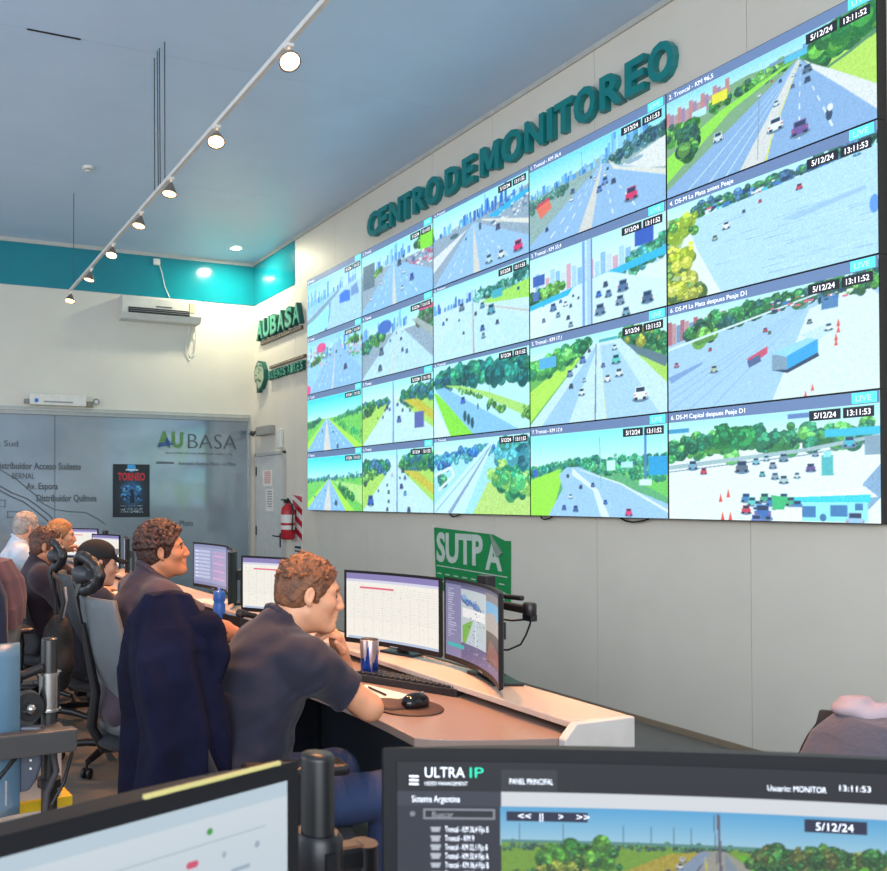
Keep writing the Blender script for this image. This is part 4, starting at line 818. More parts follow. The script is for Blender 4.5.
def monitor(name_lab, pa, pb, zc, h, img, curve=1.2, strength=.95, desk=None, group=None, extra=None, thick=.03, bez=.012, arm=False):
    """a computer monitor whose screen runs from floor point pa (its left edge as seen from the front) to pb"""
    a = Vector((pa[0], pa[1], 0)); b = Vector((pb[0], pb[1], 0)); w = (b-a).length; xd = (b-a).normalized(); nz = xd.cross(Vector((0, 0, 1)))
    c = (a+b)/2
    r = empty('computer_monitor', (c.x, c.y, desk if desk else zc-h/2), label=name_lab, group=group); r['category'] = 'monitor'
    zz = zc-r.location.z
    M = Matrix(((xd.x, 0, nz.x, 0), (xd.y, 0, nz.y, 0), (0, 1, 0, zz), (0, 0, 0, 1)))
    e0 = curve-math.sqrt(curve**2-(w/2)**2) if curve else 0
    fc = (lambda x: curve-np.sqrt(curve**2-x**2)-e0) if curve else (lambda x: x*0)
    W2, H2 = w/2, h/2; xs = np.linspace(-W2, W2, 17); mb = MB(); ring = []
    for x in xs:
        z = float(fc(x)); th = thick*(.45+.55*(1-(x/W2)**4)); ring.append([(x, -H2, z), (x, H2, z), (x, H2-.006, z-th), (x, -H2+.006, z-th)])
    vs = [M @ Vector(p) for q in ring for p in q]; fs = []
    for i in range(16):
        for j in range(4): fs.append((i*4+j, i*4+(j+1) % 4, i*4+4+(j+1) % 4, i*4+4+j))
    fs += [(0, 1, 2, 3), (64, 67, 66, 65)]; mb.add(vs, fs); mb.build('housing', mat('bezel_black', '#0b0c11', .5, spec=.35, vary=.1), r)
    M2 = M @ Matrix.Translation((0, bez*.4, .0012))
    picture('screen_image', img, M2, w-2*bez, h-2.8*bez, strength, r, curve=fc)
    M = M @ Matrix.Translation((0, 0, -e0)); st_ = MB(); st_.box((-.06, -.03, -.07), (.06, .03, -.026), M)
    if arm:
        st_.build('mount', m_dark, r)
    elif desk:
        st_.box((-.025, -zz+.012, -.075), (.025, -.0, -.05), M); st_.build('stand_neck', m_dark, r)
        MB().box((-.085, -zz, -.125), (.085, -zz+.010, -.01), M, bev=.004).build('stand_base', m_dark, r)
    MB().box((-.02, -H2+.004, .0), (.02, -H2+.008, .0016), M).build('maker_mark', m_grey, r)
    return r, M @ Matrix.Translation((0, 0, e0))
g_ = None
monitor('curved monitor with white worksheet beyond the curly man', (1.92, 3.256), (2.08, 2.78), .988, .32, pic_sheet(1), desk=ZS)[0]['label'] = 'wide curved monitor with white worksheet right of the leaning man\'s face'
monitor('narrow looking angled curved monitor with camera pictures, nearest on the console shelf', (2.085, 2.765), (1.894, 2.227), .992, .325, pic_vms(2), curve=1.0, desk=ZS)
monitor('curved monitor with white worksheet behind the leaning man\'s head', (1.90, 4.36), (2.13, 3.90), .985, .315, pic_sheet(3), desk=ZS)
monitor('monitor with lilac message lists on the console beyond the curly haired man', (2.11, 5.72), (2.15, 5.17), .990, .32, pic_chat(4), curve=1.4, desk=ZS)
monitor('monitor seen edge on between the lilac and the white worksheet screens', (2.14, 5.15), (1.93, 4.63), .985, .32, pic_vms(5), curve=1.2, desk=ZS)
monitor('farthest lit monitor with cream worksheet near the grey haired man', (1.86, 9.05), (2.13, 8.72), .990, .32, pic_sheet(6), desk=ZS, curve=2)
monitor('small far monitor with pale worksheet behind the black cap', (1.88, 7.95), (2.05, 7.55), .970, .32, pic_sheet(7), desk=ZS, curve=2)
monitor('dark backed far monitor standing behind the green bottle', (2.08, 7.5), (1.95, 7.0), .970, .30, pic_vms(8), desk=ZS, curve=2)
wc = empty('webcam', (1.97, 7.77, 1.131), label='tiny black webcam on top of a far monitor'); wc['category'] = 'webcam'
MB().box((-.02, -.05, 0), (.02, .05, .035), bev=.008).build('body', m_dark, wc)
MB().lathe([(.012, 0), (.012, .004)], n=12, M=Matrix.Rotation(-PI/2, 4, 'Y'), c=(-.02, 0, .018)).build('lens', m_dgrey, wc)

# monitor arm behind the nearest angled monitor
ar = empty('jointed_bracket', (2.12, 2.56, ZS), label='black jointed monitor arm rising behind the nearest angled monitor'); ar['category'] = 'monitor arm'
MB().box((-.022, -.028, .0), (.022, .028, .375), bev=.004).build('post', m_dark, ar)
MB().box((-.05, -.05, 0), (.045, .05, .012)).build('clamp', m_dark, ar)
MB().box((-.015, -.22, .262), (.015, -.02, .290), Matrix.Rotation(.02, 4, 'X'), bev=.006).box((-.0, -.19, .294), (.02, -.0, .312), Matrix.Rotation(-.03, 4, 'X'), bev=.006).build('arm', m_dark, ar)
MB().lathe([(.020, -.022), (.023, -.016), (.023, .016), (.018, .022)], c=(0, -.225, .277), n=18).box((-.014, -.245, .235), (.014, -.205, .258)).build('joint', m_dark, ar)
MB().tube([(0, -.235, .25), (0, -.21, .238), (-.02, -.16, .228), (-.02, -.08, .225)], .004, 6).build('cable', m_dark, ar)
MB().tube([(0, -.235, .25), (0, -.225, .22), (0, -.205, .18), (0, -.18, .145), (-.02, -.14, .12), (-.03, -.08, .112)], .0035, 6).build('cable', m_dark, ar)

# ------------------------------------------------------------------ things on the console
m_blue = mat('bottle_blue', '#2f66b8', .35); m_green = mat('bottle_green', '#58c828', .35, emit='#58c828', estr=.0)
kb = empty('keyboard', (1.875, 2.69, ZT), rz=math.radians(118), label='black keyboard with orange-brown wrist edge in front of the worksheet monitor'); kb['category'] = 'keyboard'
MB().prism([(-.075, 0), (.075, 0), (.075, .028), (-.075, .016)], -.215, .215, 'x', M=Matrix.Rotation(0, 4, 'Z')).build('base', m_dark, kb, bevel=.003)
ks = bpy.data.meshes.new('key'); 
q = MB().box((-.0085, -.008, 0), (.0085, .008, .007), bev=.002)
first = None
for row in range(5):
    for col in range(18):
        x = -.198+.0233*col; y = -.045+.024*row; z = .017+(y+.075)*.08
        if first is None: first = q.build('key', mat('key_black', '#26272b', .5), kb); o = first
        else: o = first.copy(); COL.objects.link(o); o.parent = kb
        o.location = (x, y, z)
MB().box((-.215, -.105, .0), (.215, -.079, .012), bev=.003).build('wrist_edge', mat('wrist_tan', '#6b4a3a', .5), kb)
mp = empty('mouse_pad', (1.66, 2.40, ZT), label='dark round mouse pad with raised wrist rest on the worktop'); mp['category'] = 'mouse pad'
m_pad = mat('pad_brown', '#4a342c', .6)
mb = MB(); mb.lathe([(0, 0), (.115, 0), (.118, .003), (.115, .006), (0, .006)], n=36, caps=False); mb.build('mat', m_pad, mp)
MB().lathe([(.07, .006), (.07, .012), (.055, .018), (0, .020)], c=(-.055, .035, 0), n=24, caps=False).build('wrist_rest', m_pad, mp)
ms = empty('mouse', (1.68, 2.385, ZT+.02), label='shiny black computer mouse on the round pad'); ms['category'] = 'mouse'
F = Field((-.07, -.04, -.02), (.07, .04, .05), .003); F.ell((0, 0, 0), (.058, .033, .034), 0); F.cut((0, 0, -.013), (0, 0, -1)); F.build('body', mat('mouse_black', '#0f1013', .15), ms)
MB().lathe([(.006, -.003), (.008, 0), (.006, .003)], n=12, M=Matrix.Rotation(PI/2, 4, 'X'), c=(.035, 0, .026)).build('wheel', m_grey, ms)
ms.rotation_euler = (0, 0, .2)
tb = empty('tumbler', (1.80, 2.86, ZT), label='steel tumbler with blue paint pattern standing beside the keyboard'); tb['category'] = 'cup'
def tumbler_mat():
    m = mat('tumbler_steel', '#b9a8a6', .28, metal=.8, vary=.05); nt = m.node_tree; n = nt.nodes; L = nt.links
    tc = n.new('ShaderNodeTexCoord'); sx = n.new('ShaderNodeSeparateXYZ'); L.new(tc.outputs['Object'], sx.inputs[0])
    nz = n.new('ShaderNodeTexNoise'); nz.inputs['Scale'].default_value = 60; mp_ = n.new('ShaderNodeMapping'); mp_.inputs['Scale'].default_value = (1, 1, .12); L.new(tc.outputs['Object'], mp_.inputs[0]); L.new(mp_.outputs[0], nz.inputs['Vector'])
    ma = n.new('ShaderNodeMath'); ma.operation = 'MULTIPLY'; ma.inputs[1].default_value = .22; L.new(nz.outputs['Fac'], ma.inputs[0])
    lt = n.new('ShaderNodeMath'); lt.operation = 'LESS_THAN'; L.new(sx.outputs['Z'], lt.inputs[0]); ad = n.new('ShaderNodeMath'); ad.operation = 'SUBTRACT'; L.new(ma.outputs[0], ad.inputs[0]); ad.inputs[1].default_value = .035; L.new(ad.outputs[0], lt.inputs[1])
    mx = n.new('ShaderNodeMix'); mx.data_type = 'RGBA'; L.new(lt.outputs[0], mx.inputs[0]); old = n['Principled BSDF'].inputs['Base Color'].links[0].from_socket; L.new(old, mx.inputs[6]); mx.inputs[7].default_value = (*lin('#2450b8'), 1); L.new(mx.outputs[2], n['Principled BSDF'].inputs['Base Color'])
    return m
MB().lathe([(0, .002), (.031, .002), (.033, .01), (.037, .15), (.036, .152), (.034, .148), (.032, .08)], n=28, caps=False).build('cup', tumbler_mat(), tb)
MB().lathe([(0, .149), (.0345, .149), (.0345, .154), (0, .156)], n=28, caps=False).build('lid', m_dgrey, tb)
np_ = empty('notepad', (1.66, 2.60, ZT), rz=.25, label='open white notebook on the worktop by the man\'s elbow'); np_['category'] = 'notebook'
MB().box((-.075, -.11, 0), (.075, .11, .008)).build('pages', m_paper, np_); MB().tube([(-.01, -.06, .013), (.03, .06, .013)], .004, 8).build('pen', m_dark, np_)
def sport_bottle(loc, m, lab, h=.2, r=.037, cap=None):
    b = empty('drink_bottle', loc, label=lab); b['category'] = 'bottle'
    MB().lathe([(0, 0), (r*.95, 0), (r, .01), (r, h*.5), (r*.86, h*.55), (r, h*.62), (r, h*.72), (r*.95, h*.76)], n=24, caps=False).build('body', m, b)
    MB().lathe([(r*.99, h*.76), (r*.99, h*.86), (r*.8, h*.90), (r*.35, h*.91), (r*.3, h), (0, h)], n=24, caps=False).build('cap', cap or m, b); return b
sport_bottle((1.83, 4.52, ZT), m_blue, 'blue sports bottle in front of the lilac monitor', .19, .036)
sport_bottle((1.66, 5.55, ZT), m_green, 'bright green bottle between the cap wearer and the curly haired man', .2, .045)
ph = empty('desk_phone', (1.80, 4.05, ZT), rz=math.radians(100), label='black desk telephone with small blue display and keypad'); ph['category'] = 'telephone'
MB().prism([(-.10, 0), (.10, 0), (.10, .10), (-.10, .025)], -.09, .09, 'x').build('base', m_dark, ph, bevel=.004)
MB().prism([(.03, .0745), (.085, .0955), (.085, .0985), (.03, .0775)], -.03, .07, 'x').build('display', mat('phone_display', '#5a88b8', .3, emit='#6a98c8', estr=.5), ph)
for i in range(4):
    for j in range(3): MB().box((-.02+.03*j, -.07+.022*i, .034+.0086*i), (.0+.03*j, -.056+.022*i, .043+.0086*i)).build('key', m_grey, ph)
F = Field((-.1, -.12, .0), (-.02, .12, .14), .004); F.chain([(-.065, -.09, .055), (-.065, 0, .095), (-.065, .09, .12)], [.019, .014, .019], .01); F.ell((-.065, -.085, .05), (.024, .028, .02), .01); F.ell((-.065, .085, .11), (.024, .028, .02), .01); F.build('handset', m_dark, ph)
MB().tube([(-.065, -.1, .045), (-.10, -.12, .02), (-.12, -.08, .01), (-.1, -.02, .01)], .004, 6).build('cord', m_dark, ph)
yw = empty('cloth', (2.06, 3.78, ZS), label='crumpled yellow cloth lying on the shelf under the worksheet monitor'); yw['category'] = 'cloth'
F = Field((-.06, -.12, -.01), (.06, .12, .03), .004); F.ell((0, 0, 0), (.045, .10, .018), .01); F.ell((.01, .05, .005), (.03, .05, .015), .01); F.noise(.005, 90, 3); F.cut((0, 0, 0.002), (0, 0, -1)); F.build('folds', mat('cloth_yellow', '#b8a818', .8), yw)
for i, (x, y, rz, lab) in enumerate(((1.98, 5.02, .3, 'white papers on the shelf under the lilac monitor'), (1.75, 4.98, -.2, 'loose white sheets on the worktop behind the blue bottle'), (1.66, 6.2, .1, 'small white papers on the far worktop by the green bottle'))):
    pp = empty('paper_sheets', (x, y, ZS if i == 0 else ZT), rz=rz, label=lab); pp['category'] = 'papers'
    for k in range(3):
        o = MB().box((-.09, -.14, .001*k), (.09, .14, .001*k+.0008)).build('sheet', m_paper, pp); o.rotation_euler = (0, 0, .12*k)

# ------------------------------------------------------------------ chairs
m_cgrey = mat('chair_mesh_grey', '#3e454b', .7, bump=.25, bscale=220, vary=.1); m_cshell = mat('chair_shell_grey', '#a3a19c', .5); m_seat = mat('seat_fabric', '#1c1f26', .85, sheen=.1); m_armf = mat('armrest', '#1a1a1e', .35)
def chair(loc, rz, lab, backm, headrest=True, arms=True, back_h=1.06, grp='office chairs at the console', wide=.23):
    c = empty('office_chair', loc, rz, label=lab, group=None); c['category'] = 'chair'
    MB().lathe([(.03, .07), (.035, .075), (.035, .12), (.02, .125), (.02, .42)], n=16).build('gas_lift', m_dgrey, c)
    for i in range(5):
        a = i*2*PI/5+.3; d = Vector((math.cos(a), math.sin(a), 0))
        lg_ = MB(); lg_.tube([Vector((0, 0, .105)), d*.16+Vector((0, 0, .105)), d*.30+Vector((0, 0, .085))], .02, 8, rs=[.026, .022, .016]); o = lg_.build('base_leg', m_dark, c)
        p = d*.31; t = d.cross(Vector((0, 0, 1)))
        w_ = MB()
        for s_ in (-1, 1):
            R_ = Matrix(((t.x, d.x, 0), (t.y, d.y, 0), (0, 0, 1))).to_4x4() @ Matrix.Rotation(PI/2, 4, 'Y')
            w_.lathe([(0, -.009), (.024, -.009), (.028, -.005), (.028, .005), (.024, .009), (0, .009)], c=p+t*.016*s_+Vector((0, 0, .029)), M=R_, n=16, caps=False)
        w_.tube([p+Vector((0, 0, .03)), p+Vector((0, 0, .085))], .008, 6); w_.build('caster', m_dark, o)
    F = Field((-.27, -.27, .38), (.28, .27, .52), .010); F.ell((0, 0, .455), (.27, .26, .05), .02); F.ell((.05, 0, .46), (.23, .24, .045), .03); F.cut((0, 0, .425), (0, 0, -1), .01); F.build('seat', m_seat, c)
    MB().box((-.14, -.12, .395), (.14, .12, .43), bev=.01).build('mechanism', m_dark, c)
    # curved backrest as a thin bowed shell
    bk = MB(); n, m = 13, 15; V = []
    for i in range(m):
        t = i/(m-1); z = .50+(back_h-.50)*t; x0 = -.235-.05*t+.055*math.exp(-((t-.22)/.22)**2)-.02*t*t; hw = wide*(.80+.26*math.sin(PI*min(1, t*1.05))**.7) if t < .93 else wide*.82
        for j in range(n):
            s_ = (j/(n-1))*2-1; V.append((x0+.055*s_*s_, s_*hw, z))
    F_ = [(i*n+j, i*n+j+1, (i+1)*n+j+1, (i+1)*n+j) for i in range(m-1) for j in range(n-1)]
    k = len(V); V2 = [(a-.022, b*1.0, c_) for a, b, c_ in V]
    rim = list(range(n))+[i*n+n-1 for i in range(1, m)]+[(m-1)*n+j for j in range(n-2, -1, -1)]+[i*n for i in range(m-2, 0, -1)]
    F_ += [(a+k, b+k, c_+k, d+k)[::-1] for a, b, c_, d in F_[:]]+[(rim[i], rim[i-1], rim[i-1]+k, rim[i]+k) for i in range(len(rim))]
    bk.add(V+V2, F_, True); bk.build('backrest', backm, c)
    MB().tube([(-.05, 0, .41), (-.24, 0, .43), (-.29, 0, .52), (-.27, 0, .66), ((-.33, 0, .95) if headrest else (-.275, 0, .80))], .02, 10, rs=[.025, .025, .022, .02, .014]).build('back_support', m_dark, c)
    if headrest:
        F = Field((-.42, -.17, 1.04), (-.20, .17, 1.27), .009)
        pts = [(-.30, .13*math.cos(a), 1.155+.07*math.sin(a)) for a in np.linspace(0, 2*PI, 15)]
        F.chain([(x-.03*(1-(y/.13)**2), y, z) for x, y, z in pts], [.022]*15, .012); hr = F.build('headrest', m_dark, c)
        MB().tube([(-.335, 0, .94), (-.36, 0, 1.06), (-.335, 0, 1.12)], .012, 8).build('stem', m_dark, hr)
        MB().tube([(-.33, -.09, 1.155), (-.335, 0, 1.15), (-.33, .09, 1.155)], .035, 10, rs=[.02, .04, .02]).build('pad', m_dgrey, hr)
    if arms:
        for s_ in (-1, 1):
            a_ = MB(); a_.tube([(.0, s_*.25, .43), (.0, s_*.30, .45), (.0, s_*.31, .66), (.0, s_*.30, .735)], .016, 8); o = a_.build('arm_post', m_dark, c)
            MB().box((-.14, s_*.30-.045, .735), (.14, s_*.30+.045, .765), bev=.012).build('arm_pad', m_armf, o)
    return c
chair((1.05, 2.27, 0), -.12, 'office chair under the leaning man with navy fleece over its back', m_seat, headrest=False, back_h=1.04, wide=.165)
chair((1.09, 3.42, 0), .1, 'grey mesh back chair with headrest under the curly haired man', mat('chair_mesh_light', '#5a6166', .75, bump=.25, bscale=220))
chair((1.20, 4.52, 0), -.1, 'black chair with round headrest under the man in the black cap', m_cgrey)
chair((1.02, 5.38, 0), .1, 'dark chair under the brown haired man with crossed arms', m_seat, headrest=False, arms=False, back_h=.9)
chair((1.05, 6.02, 0), .0, 'dark chair under the fair haired person', m_seat, headrest=False, arms=False, back_h=.9)
chair((.98, 6.72, 0), .1, 'dark chair under the grey haired man in pale shirt', m_seat, headrest=False, back_h=.9)
chair((.40, 4.62, 0), math.radians(97), 'pale shelled empty chair at left edge with brown and navy jackets over it', m_cshell, headrest=False, back_h=1.04)
chair((2.03, 1.16, 0), math.radians(200), 'dark empty chair by the display wall carrying a grey jacket', m_seat, headrest=False, back_h=.93)

# garments hung over chair backs: a draped shell lofted from rings with deepening folds
def drape(name, loc, rz, rings, m, lab, cat, folds=7, amp=.02, seed=1, n=56, hem=.02):
    r = empty(name, loc, rz, label=lab); r['category'] = cat
    rnd = np.random.RandomState(seed); ph = rnd.rand(6)*6.28; V = []; K = len(rings); Rz = []
    S_ = 44
    for i in range(S_+1):
        t = i/S_*(K-1); a = min(int(t), K-2); f = t-a; f = f*f*(3-2*f); q = [rings[a][k]+(rings[a+1][k]-rings[a][k])*f for k in range(5)]; Rz.append(q)
    for i, (z, cx_, cy_, rx, ry) in enumerate(Rz):
        t = i/S_
        for j in range(n):
            th = 2*PI*j/n
            w = amp*(t**.8)*(math.sin(folds*th+ph[0]+2.2*t*math.sin(th+ph[1]))+.5*math.sin((folds+4)*th+ph[2]-3*t)+.35*math.sin(3*th+ph[3]+5*t))
            w += amp*.4*math.sin(14*t+2*th+ph[4])*(1-t)
            cs, sn = math.cos(th), math.sin(th); e = .75
            x = cx_+(rx+w)*abs(cs)**e*(1 if cs >= 0 else -1); y = cy_+(ry+w)*abs(sn)**e*(1 if sn >= 0 else -1)
            V.append((x, y, z+hem*t*math.sin(3*th+ph[5])))
    f_ = [(i*n+j, i*n+(j+1) % n, (i+1)*n+(j+1) % n, (i+1)*n+j) for i in range(S_) for j in range(n)]
    mb = MB(); mb.add(V, f_, True); mb.add(V[:n], [tuple(range(n))]); mb.add(V[-n:], [tuple(range(n))]); o = mb.build('fabric', m, r)
    sd = o.modifiers.new('s', 'SUBSURF'); sd.levels = 1; sd.render_levels = 1
    return r
m_fleece = mat('fleece_navy', '#101228', .95, bump=.9, bscale=11, vary=.35, scale=9, spec=.15)
jk = drape('fleece_jacket', (.80, 2.295, 0), -.12, [(1.195, -.03, -.0, .015, .015), (1.187, -.03, -.0, .055, .042), (1.10, -.035, .0, .105, .095), (1.03, -.03, .0, .125, .13), (.95, -.022, .0, .130, .16), (.80, -.0, .0, .13, .19), (.65, -.01, .0, .135, .20), (.50, -.01, .0, .15, .21)], m_fleece, 'navy fleece jacket hung over the back of the nearest office chair', 'jacket', 4, .030, 3)
F = Field((-.05, -.24, .85), (.22, .10, 1.22), .008); F.chain([(.02, -.04, 1.10), (.075, -.06, 1.09), (.10, -.07, 1.02), (.08, -.09, .94)], [.045, .036, .036, .026], .03); F.noise(.008, 45, 2); F.build('hood', m_fleece, jk)
m_nav = mat('jacket_navy', '#1b2138', .9, sheen=.2, bump=.3, bscale=90); m_brn = mat('jacket_brown', '#63444a', .85, sheen=.2, bump=.3, bscale=90)
drape('brown_jacket', (.43, 4.345, 0), math.radians(97), [(1.17, .0, 0, .03, .10), (1.15, .0, 0, .07, .17), (1.05, .0, 0, .085, .235), (.92, .0, 0, .09, .25), (.82, 0, 0, .075, .25)], m_brn, 'brownish purple jacket over the pale shelled chair at the left edge', 'jacket', 6, .016, 8)
drape('navy_jacket', (.36, 4.23, 0), math.radians(97), [(1.185, .0, 0, .03, .08), (1.16, .0, 0, .07, .14), (1.0, -.0, 0, .09, .20), (.85, .0, 0, .10, .21), (.66, 0, 0, .10, .22)], m_nav, 'navy jacket hanging in front of the brown one at the left edge', 'jacket', 6, .018, 5)
m_gj = mat('jacket_grey', '#57525c', .85, sheen=.2, bump=.3, bscale=90); m_pk = mat('cloth_pinkish', '#a8989e', .85, bump=.2, bscale=60)
drape('grey_jacket', (2.27, 1.25, 0), math.radians(20), [(.945, 0, .0, .05, .10), (.935, 0, .0, .08, .15), (.88, 0, 0, .10, .19), (.72, 0, 0, .12, .25), (.5, 0, 0, .12, .26)], m_gj, 'dark grey jacket over the chair at the lower right', 'jacket', 5, .012, 4)
sc = empty('folded_scarf', (2.22, 1.33, .945), rz=-1.1, label='pale pink folded cloth lying on the grey jacket at the lower right'); sc['category'] = 'cloth'
F = Field((-.12, -.12, -.02), (.24, .12, .16), .006)
F.ell((-.01, .0, .006), (.050, .042, .022), .004); F.ell((-.02, .01, .026), (.034, .036, .014), .003); F.chain([(.03, -.0, .012), (.075, -.0, .035), (.10, -.0, .085)], [.022, .012, .006], .006); F.noise(.009, 70, 4); F.build('folds', m_pk, sc)
sc2 = empty('white_sleeve', (2.22, 1.42, .80), rz=.2, label='pale sleeve showing at the left side of the grey jacket'); sc2['category'] = 'cloth'
F = Field((-.1, -.08, -.14), (.1, .08, .12), .006); F.chain([(.02, 0, .06), (-.0, .01, .02), (-.01, .01, -.1)], [.014, .026, .028], .02); F.noise(.008, 60, 9); F.build('folds', m_pk, sc2)

# backpack hanging on the cap wearer's chair
bp_ = empty('backpack', (.80, 4.12, .52), label='black soft backpack hanging from the chair of the man in the cap'); bp_['category'] = 'bag'
F = Field((-.14, -.16, -.02), (.14, .16, .40), .007)
F.ell((0, 0, .13), (.085, .115, .13), .04); F.ell((.0, .0, .25), (.07, .095, .12), .05); F.ell((-.05, 0, .10), (.04, .08, .08), .03); F.noise(.012, 38, 6); F.build('sack', mat('bag_black', '#0d0e10', .8, bump=.4, bscale=70), bp_)
MB().tube([(.0, -.05, .34), (.02, -.06, .44), (.0, -.05, .54), (-.01, .04, .56), (.0, .05, .42), (0, .05, .33)], .011, 8).build('strap', mat('strap_black', '#1a1c20', .7), bp_)
MB().tube([(.02, -.03, .35), (.04, -.03, .45), (.04, .0, .50), (.04, .03, .44), (.02, .03, .35)], .007, 8).build('top_handle', m_grey, bp_)
# ------------------------------------------------------------------ people
def skin_mat(name, col):
    return mat(name, col, .48, scale=18, vary=.07, sss=.15, bump=.04, bscale=180, spec=.4)
m_skin1 = skin_mat('skin_fair', '#d29876'); m_skin2 = skin_mat('skin_tan', '#b87a58'); m_skin3 = skin_mat('skin_light', '#d09a80')
m_eye = mat('eye_dark', '#241a16', .15); m_lip = mat('lip', '#a8604e', .5)
V3 = lambda *a: np.array(a, float)
def lerp(a, b, t): return np.array(a, float)*(1-t)+np.array(b, float)*t
def hand(F, w, d, n, side, curl=.35, k=1.0, spread=1.0, thumb=.5, curls=None):
    """palm, four bent fingers and a thumb leaving the side of the palm. d along the hand, n = palm side, side +1 thumb toward d x n"""
    d = V3(*d)/np.linalg.norm(d); n = V3(*n); n = n-d*(n@d); n /= np.linalg.norm(n); s = np.cross(d, n)*side; w = V3(*w)
    offs = (.029, .010, -.010, -.028); lens = ((.042, .026, .020), (.046, .029, .021), (.042, .027, .020), (.033, .021, .018)); base = (.086, .090, .086, .078)
    F.cone(w, w+d*.05*k, .024*k, .026*k, .02); F.cone(w+d*.03*k+s*.012*k, w+d*.078*k+s*.022*k, .017*k, .014*k, .012); F.cone(w+d*.03*k-s*.012*k, w+d*.072*k-s*.022*k, .017*k, .013*k, .012); F.cone(w+d*.04*k, w+d*.08*k, .018*k, .014*k, .012)
    for i in range(4):
        p = w+d*base[i]*k+s*offs[i]*k*spread; a = 0; c = (curls[i] if curls else curl*(1+.12*i)); r = (.0095, .0097, .0092, .0082)[i]*k
        for j, L in enumerate(lens[i]):
            a += c*(.8, 1.0, .6)[j]; dd = d*math.cos(a)+n*math.sin(a)+s*offs[i]*1.5*spread*(1 if j == 0 else .3); dd /= np.linalg.norm(dd); q = p+dd*L*k
            F.cone(p, q, r, r*.9, .004 if j else .008); p = q; r *= .9
    p = w+d*.022*k+s*.020*k; t1 = d*.62+s*.70+n*thumb*.6; t1 /= np.linalg.norm(t1); q = p+t1*.042*k; F.cone(p, q, .015*k, .0115*k, .012)
    t2 = d*.85+s*.25+n*thumb; t2 /= np.linalg.norm(t2); q2 = q+t2*.032*k; F.cone(q, q2, .0112*k, .010*k, .005); F.cone(q2, q2+t2*.022*k, .0100*k, .0082*k, .004)
def person(lab, headc, hf, hu, neckb, pel, sh, el, wr, hands, knees, ankles, skin, shirt_m, pants_m, hair_m, hair='short', vx=.006, sleeve=.66, hk=1.0, bulk=1.0, seed=1, collar=True, org=None, hairamt=1.0, brow=True, cap=None, lean_noise=.0022, age=0):
    org = np.array([pel[0], pel[1], 0]) if org is None else np.array(org)
    R = empty('person', tuple(org), label=lab); R['category'] = 'person'
    Hm = frame(hf, hu); Hn = np.array(Hm); hc = V3(*headc); H = lambda x, y, z: hc+Hn @ (V3(x, y, z)*hk)
    nb, pl = V3(*neckb), V3(*pel); sh = [V3(*a) for a in sh]; el = [V3(*a) for a in el]; wr = [V3(*a) for a in wr]
    allp = np.array([hc+.16, hc-.16, nb, pl+.18, pl-.18]+sh+el+wr+[w+.17 for w in wr]+[w-.17 for w in wr]); lo, hi = allp.min(0)-.03, allp.max(0)+.03
    # ---- body: head, neck, trunk, arms and hands in one surface
    F = Field(lo, hi, vx)
    up = nb-pl; up /= np.linalg.norm(up); lf = sh[1]-sh[0]; lf /= np.linalg.norm(lf); T = frame(np.cross(lf, up), up)
    for t, r in ((0, (.10, .14, .10)), (.4, (.085, .125, .13)), (.72, (.10, .145, .15))): F.ell(lerp(pl, nb, t), np.array(r)*bulk, .05, M=T)
    F.cone(sh[0], sh[1], .055, .055, .04)
    for i in (0, 1):
        F.cone(nb, sh[i], .045, .05, .03); F.cone(sh[i], el[i], .050*bulk, .040, .02); m_ = lerp(el[i], wr[i], .3)
        F.cone(el[i], m_, .041, .043, .012); F.cone(m_, wr[i], .042, .026, .015)
    F.cone(nb-up*.02, H(-.028, 0, -.05), .062*bulk, .058, .03); F.cone(H(-.02, 0, -.04), H(.01, 0, -.075), .052, .045, .03)
    F.ell(H(-.006, 0, .032), V3(.093, .075, .083)*hk, .02, M=Hm); F.ell(H(.030, 0, -.028), V3(.066, .061, .088)*hk, .03, M=Hm)
    for s in (-1, 1):
        F.cone(H(.0, s*.050, -.058), H(.068, s*.014, -.098), .017, .016, .025); F.ell(H(.062, s*.042, -.022), V3(.026, .022, .022)*hk, .02, M=Hm)
        F.cone(H(.084, s*.012, .024), H(.070, s*.048, .020), .011, .010, .014)
        F.ell(H(.092, s*.031, .003), V3(.015, .017, .012)*hk, .010, 'sub', M=Hm)
        F.ell(H(.072, s*.031, .002), V3(.0165, .017, .014)*hk, .003, M=Hm)
        # ear
        E = frame(Hn @ V3(1, s*.25, -.15), Hn @ V3(.12, 0, 1)); F.ell(H(-.006, s*.079, -.004), V3(.0165, .0085, .029)*hk, .006, M=E); F.ell(H(-.001, s*.088, .000), V3(.010, .006, .019)*hk, .005, 'sub', M=E); F.cone(H(-.002, s*.077, -.028), H(.0, s*.078, -.034), .008, .006, .006)
        F.ell(H(.103, s*.0125, -.034), V3(.012, .008, .008)*hk, .006, M=Hm)
    F.chain([H(.088, 0, .018), H(.101, 0, -.008), H(.112, 0, -.030)], [.009, .0095, .0115], .010)
    F.cone(H(.100, 0, -.040), H(.095, 0, -.052), .008, .008, .010)
    F.cone(H(.089, -.018, -.060), H(.089, .018, -.060), .0065, .0065, .008); F.cone(H(.098, -.006, -.0585), H(.098, .006, -.0585), .0068, .0068, .006)
    F.cone(H(.094, -.011, -.0715), H(.094, .011, -.0715), .0078, .0078, .007); F.ell(H(.082, 0, -.098), V3(.020, .022, .018)*hk, .02, M=Hm)
    for i in (0, 1):
        if hands[i]: hand(F, wr[i], **hands[i])
    F.build('body', skin, R, org=org, adapt=.0)
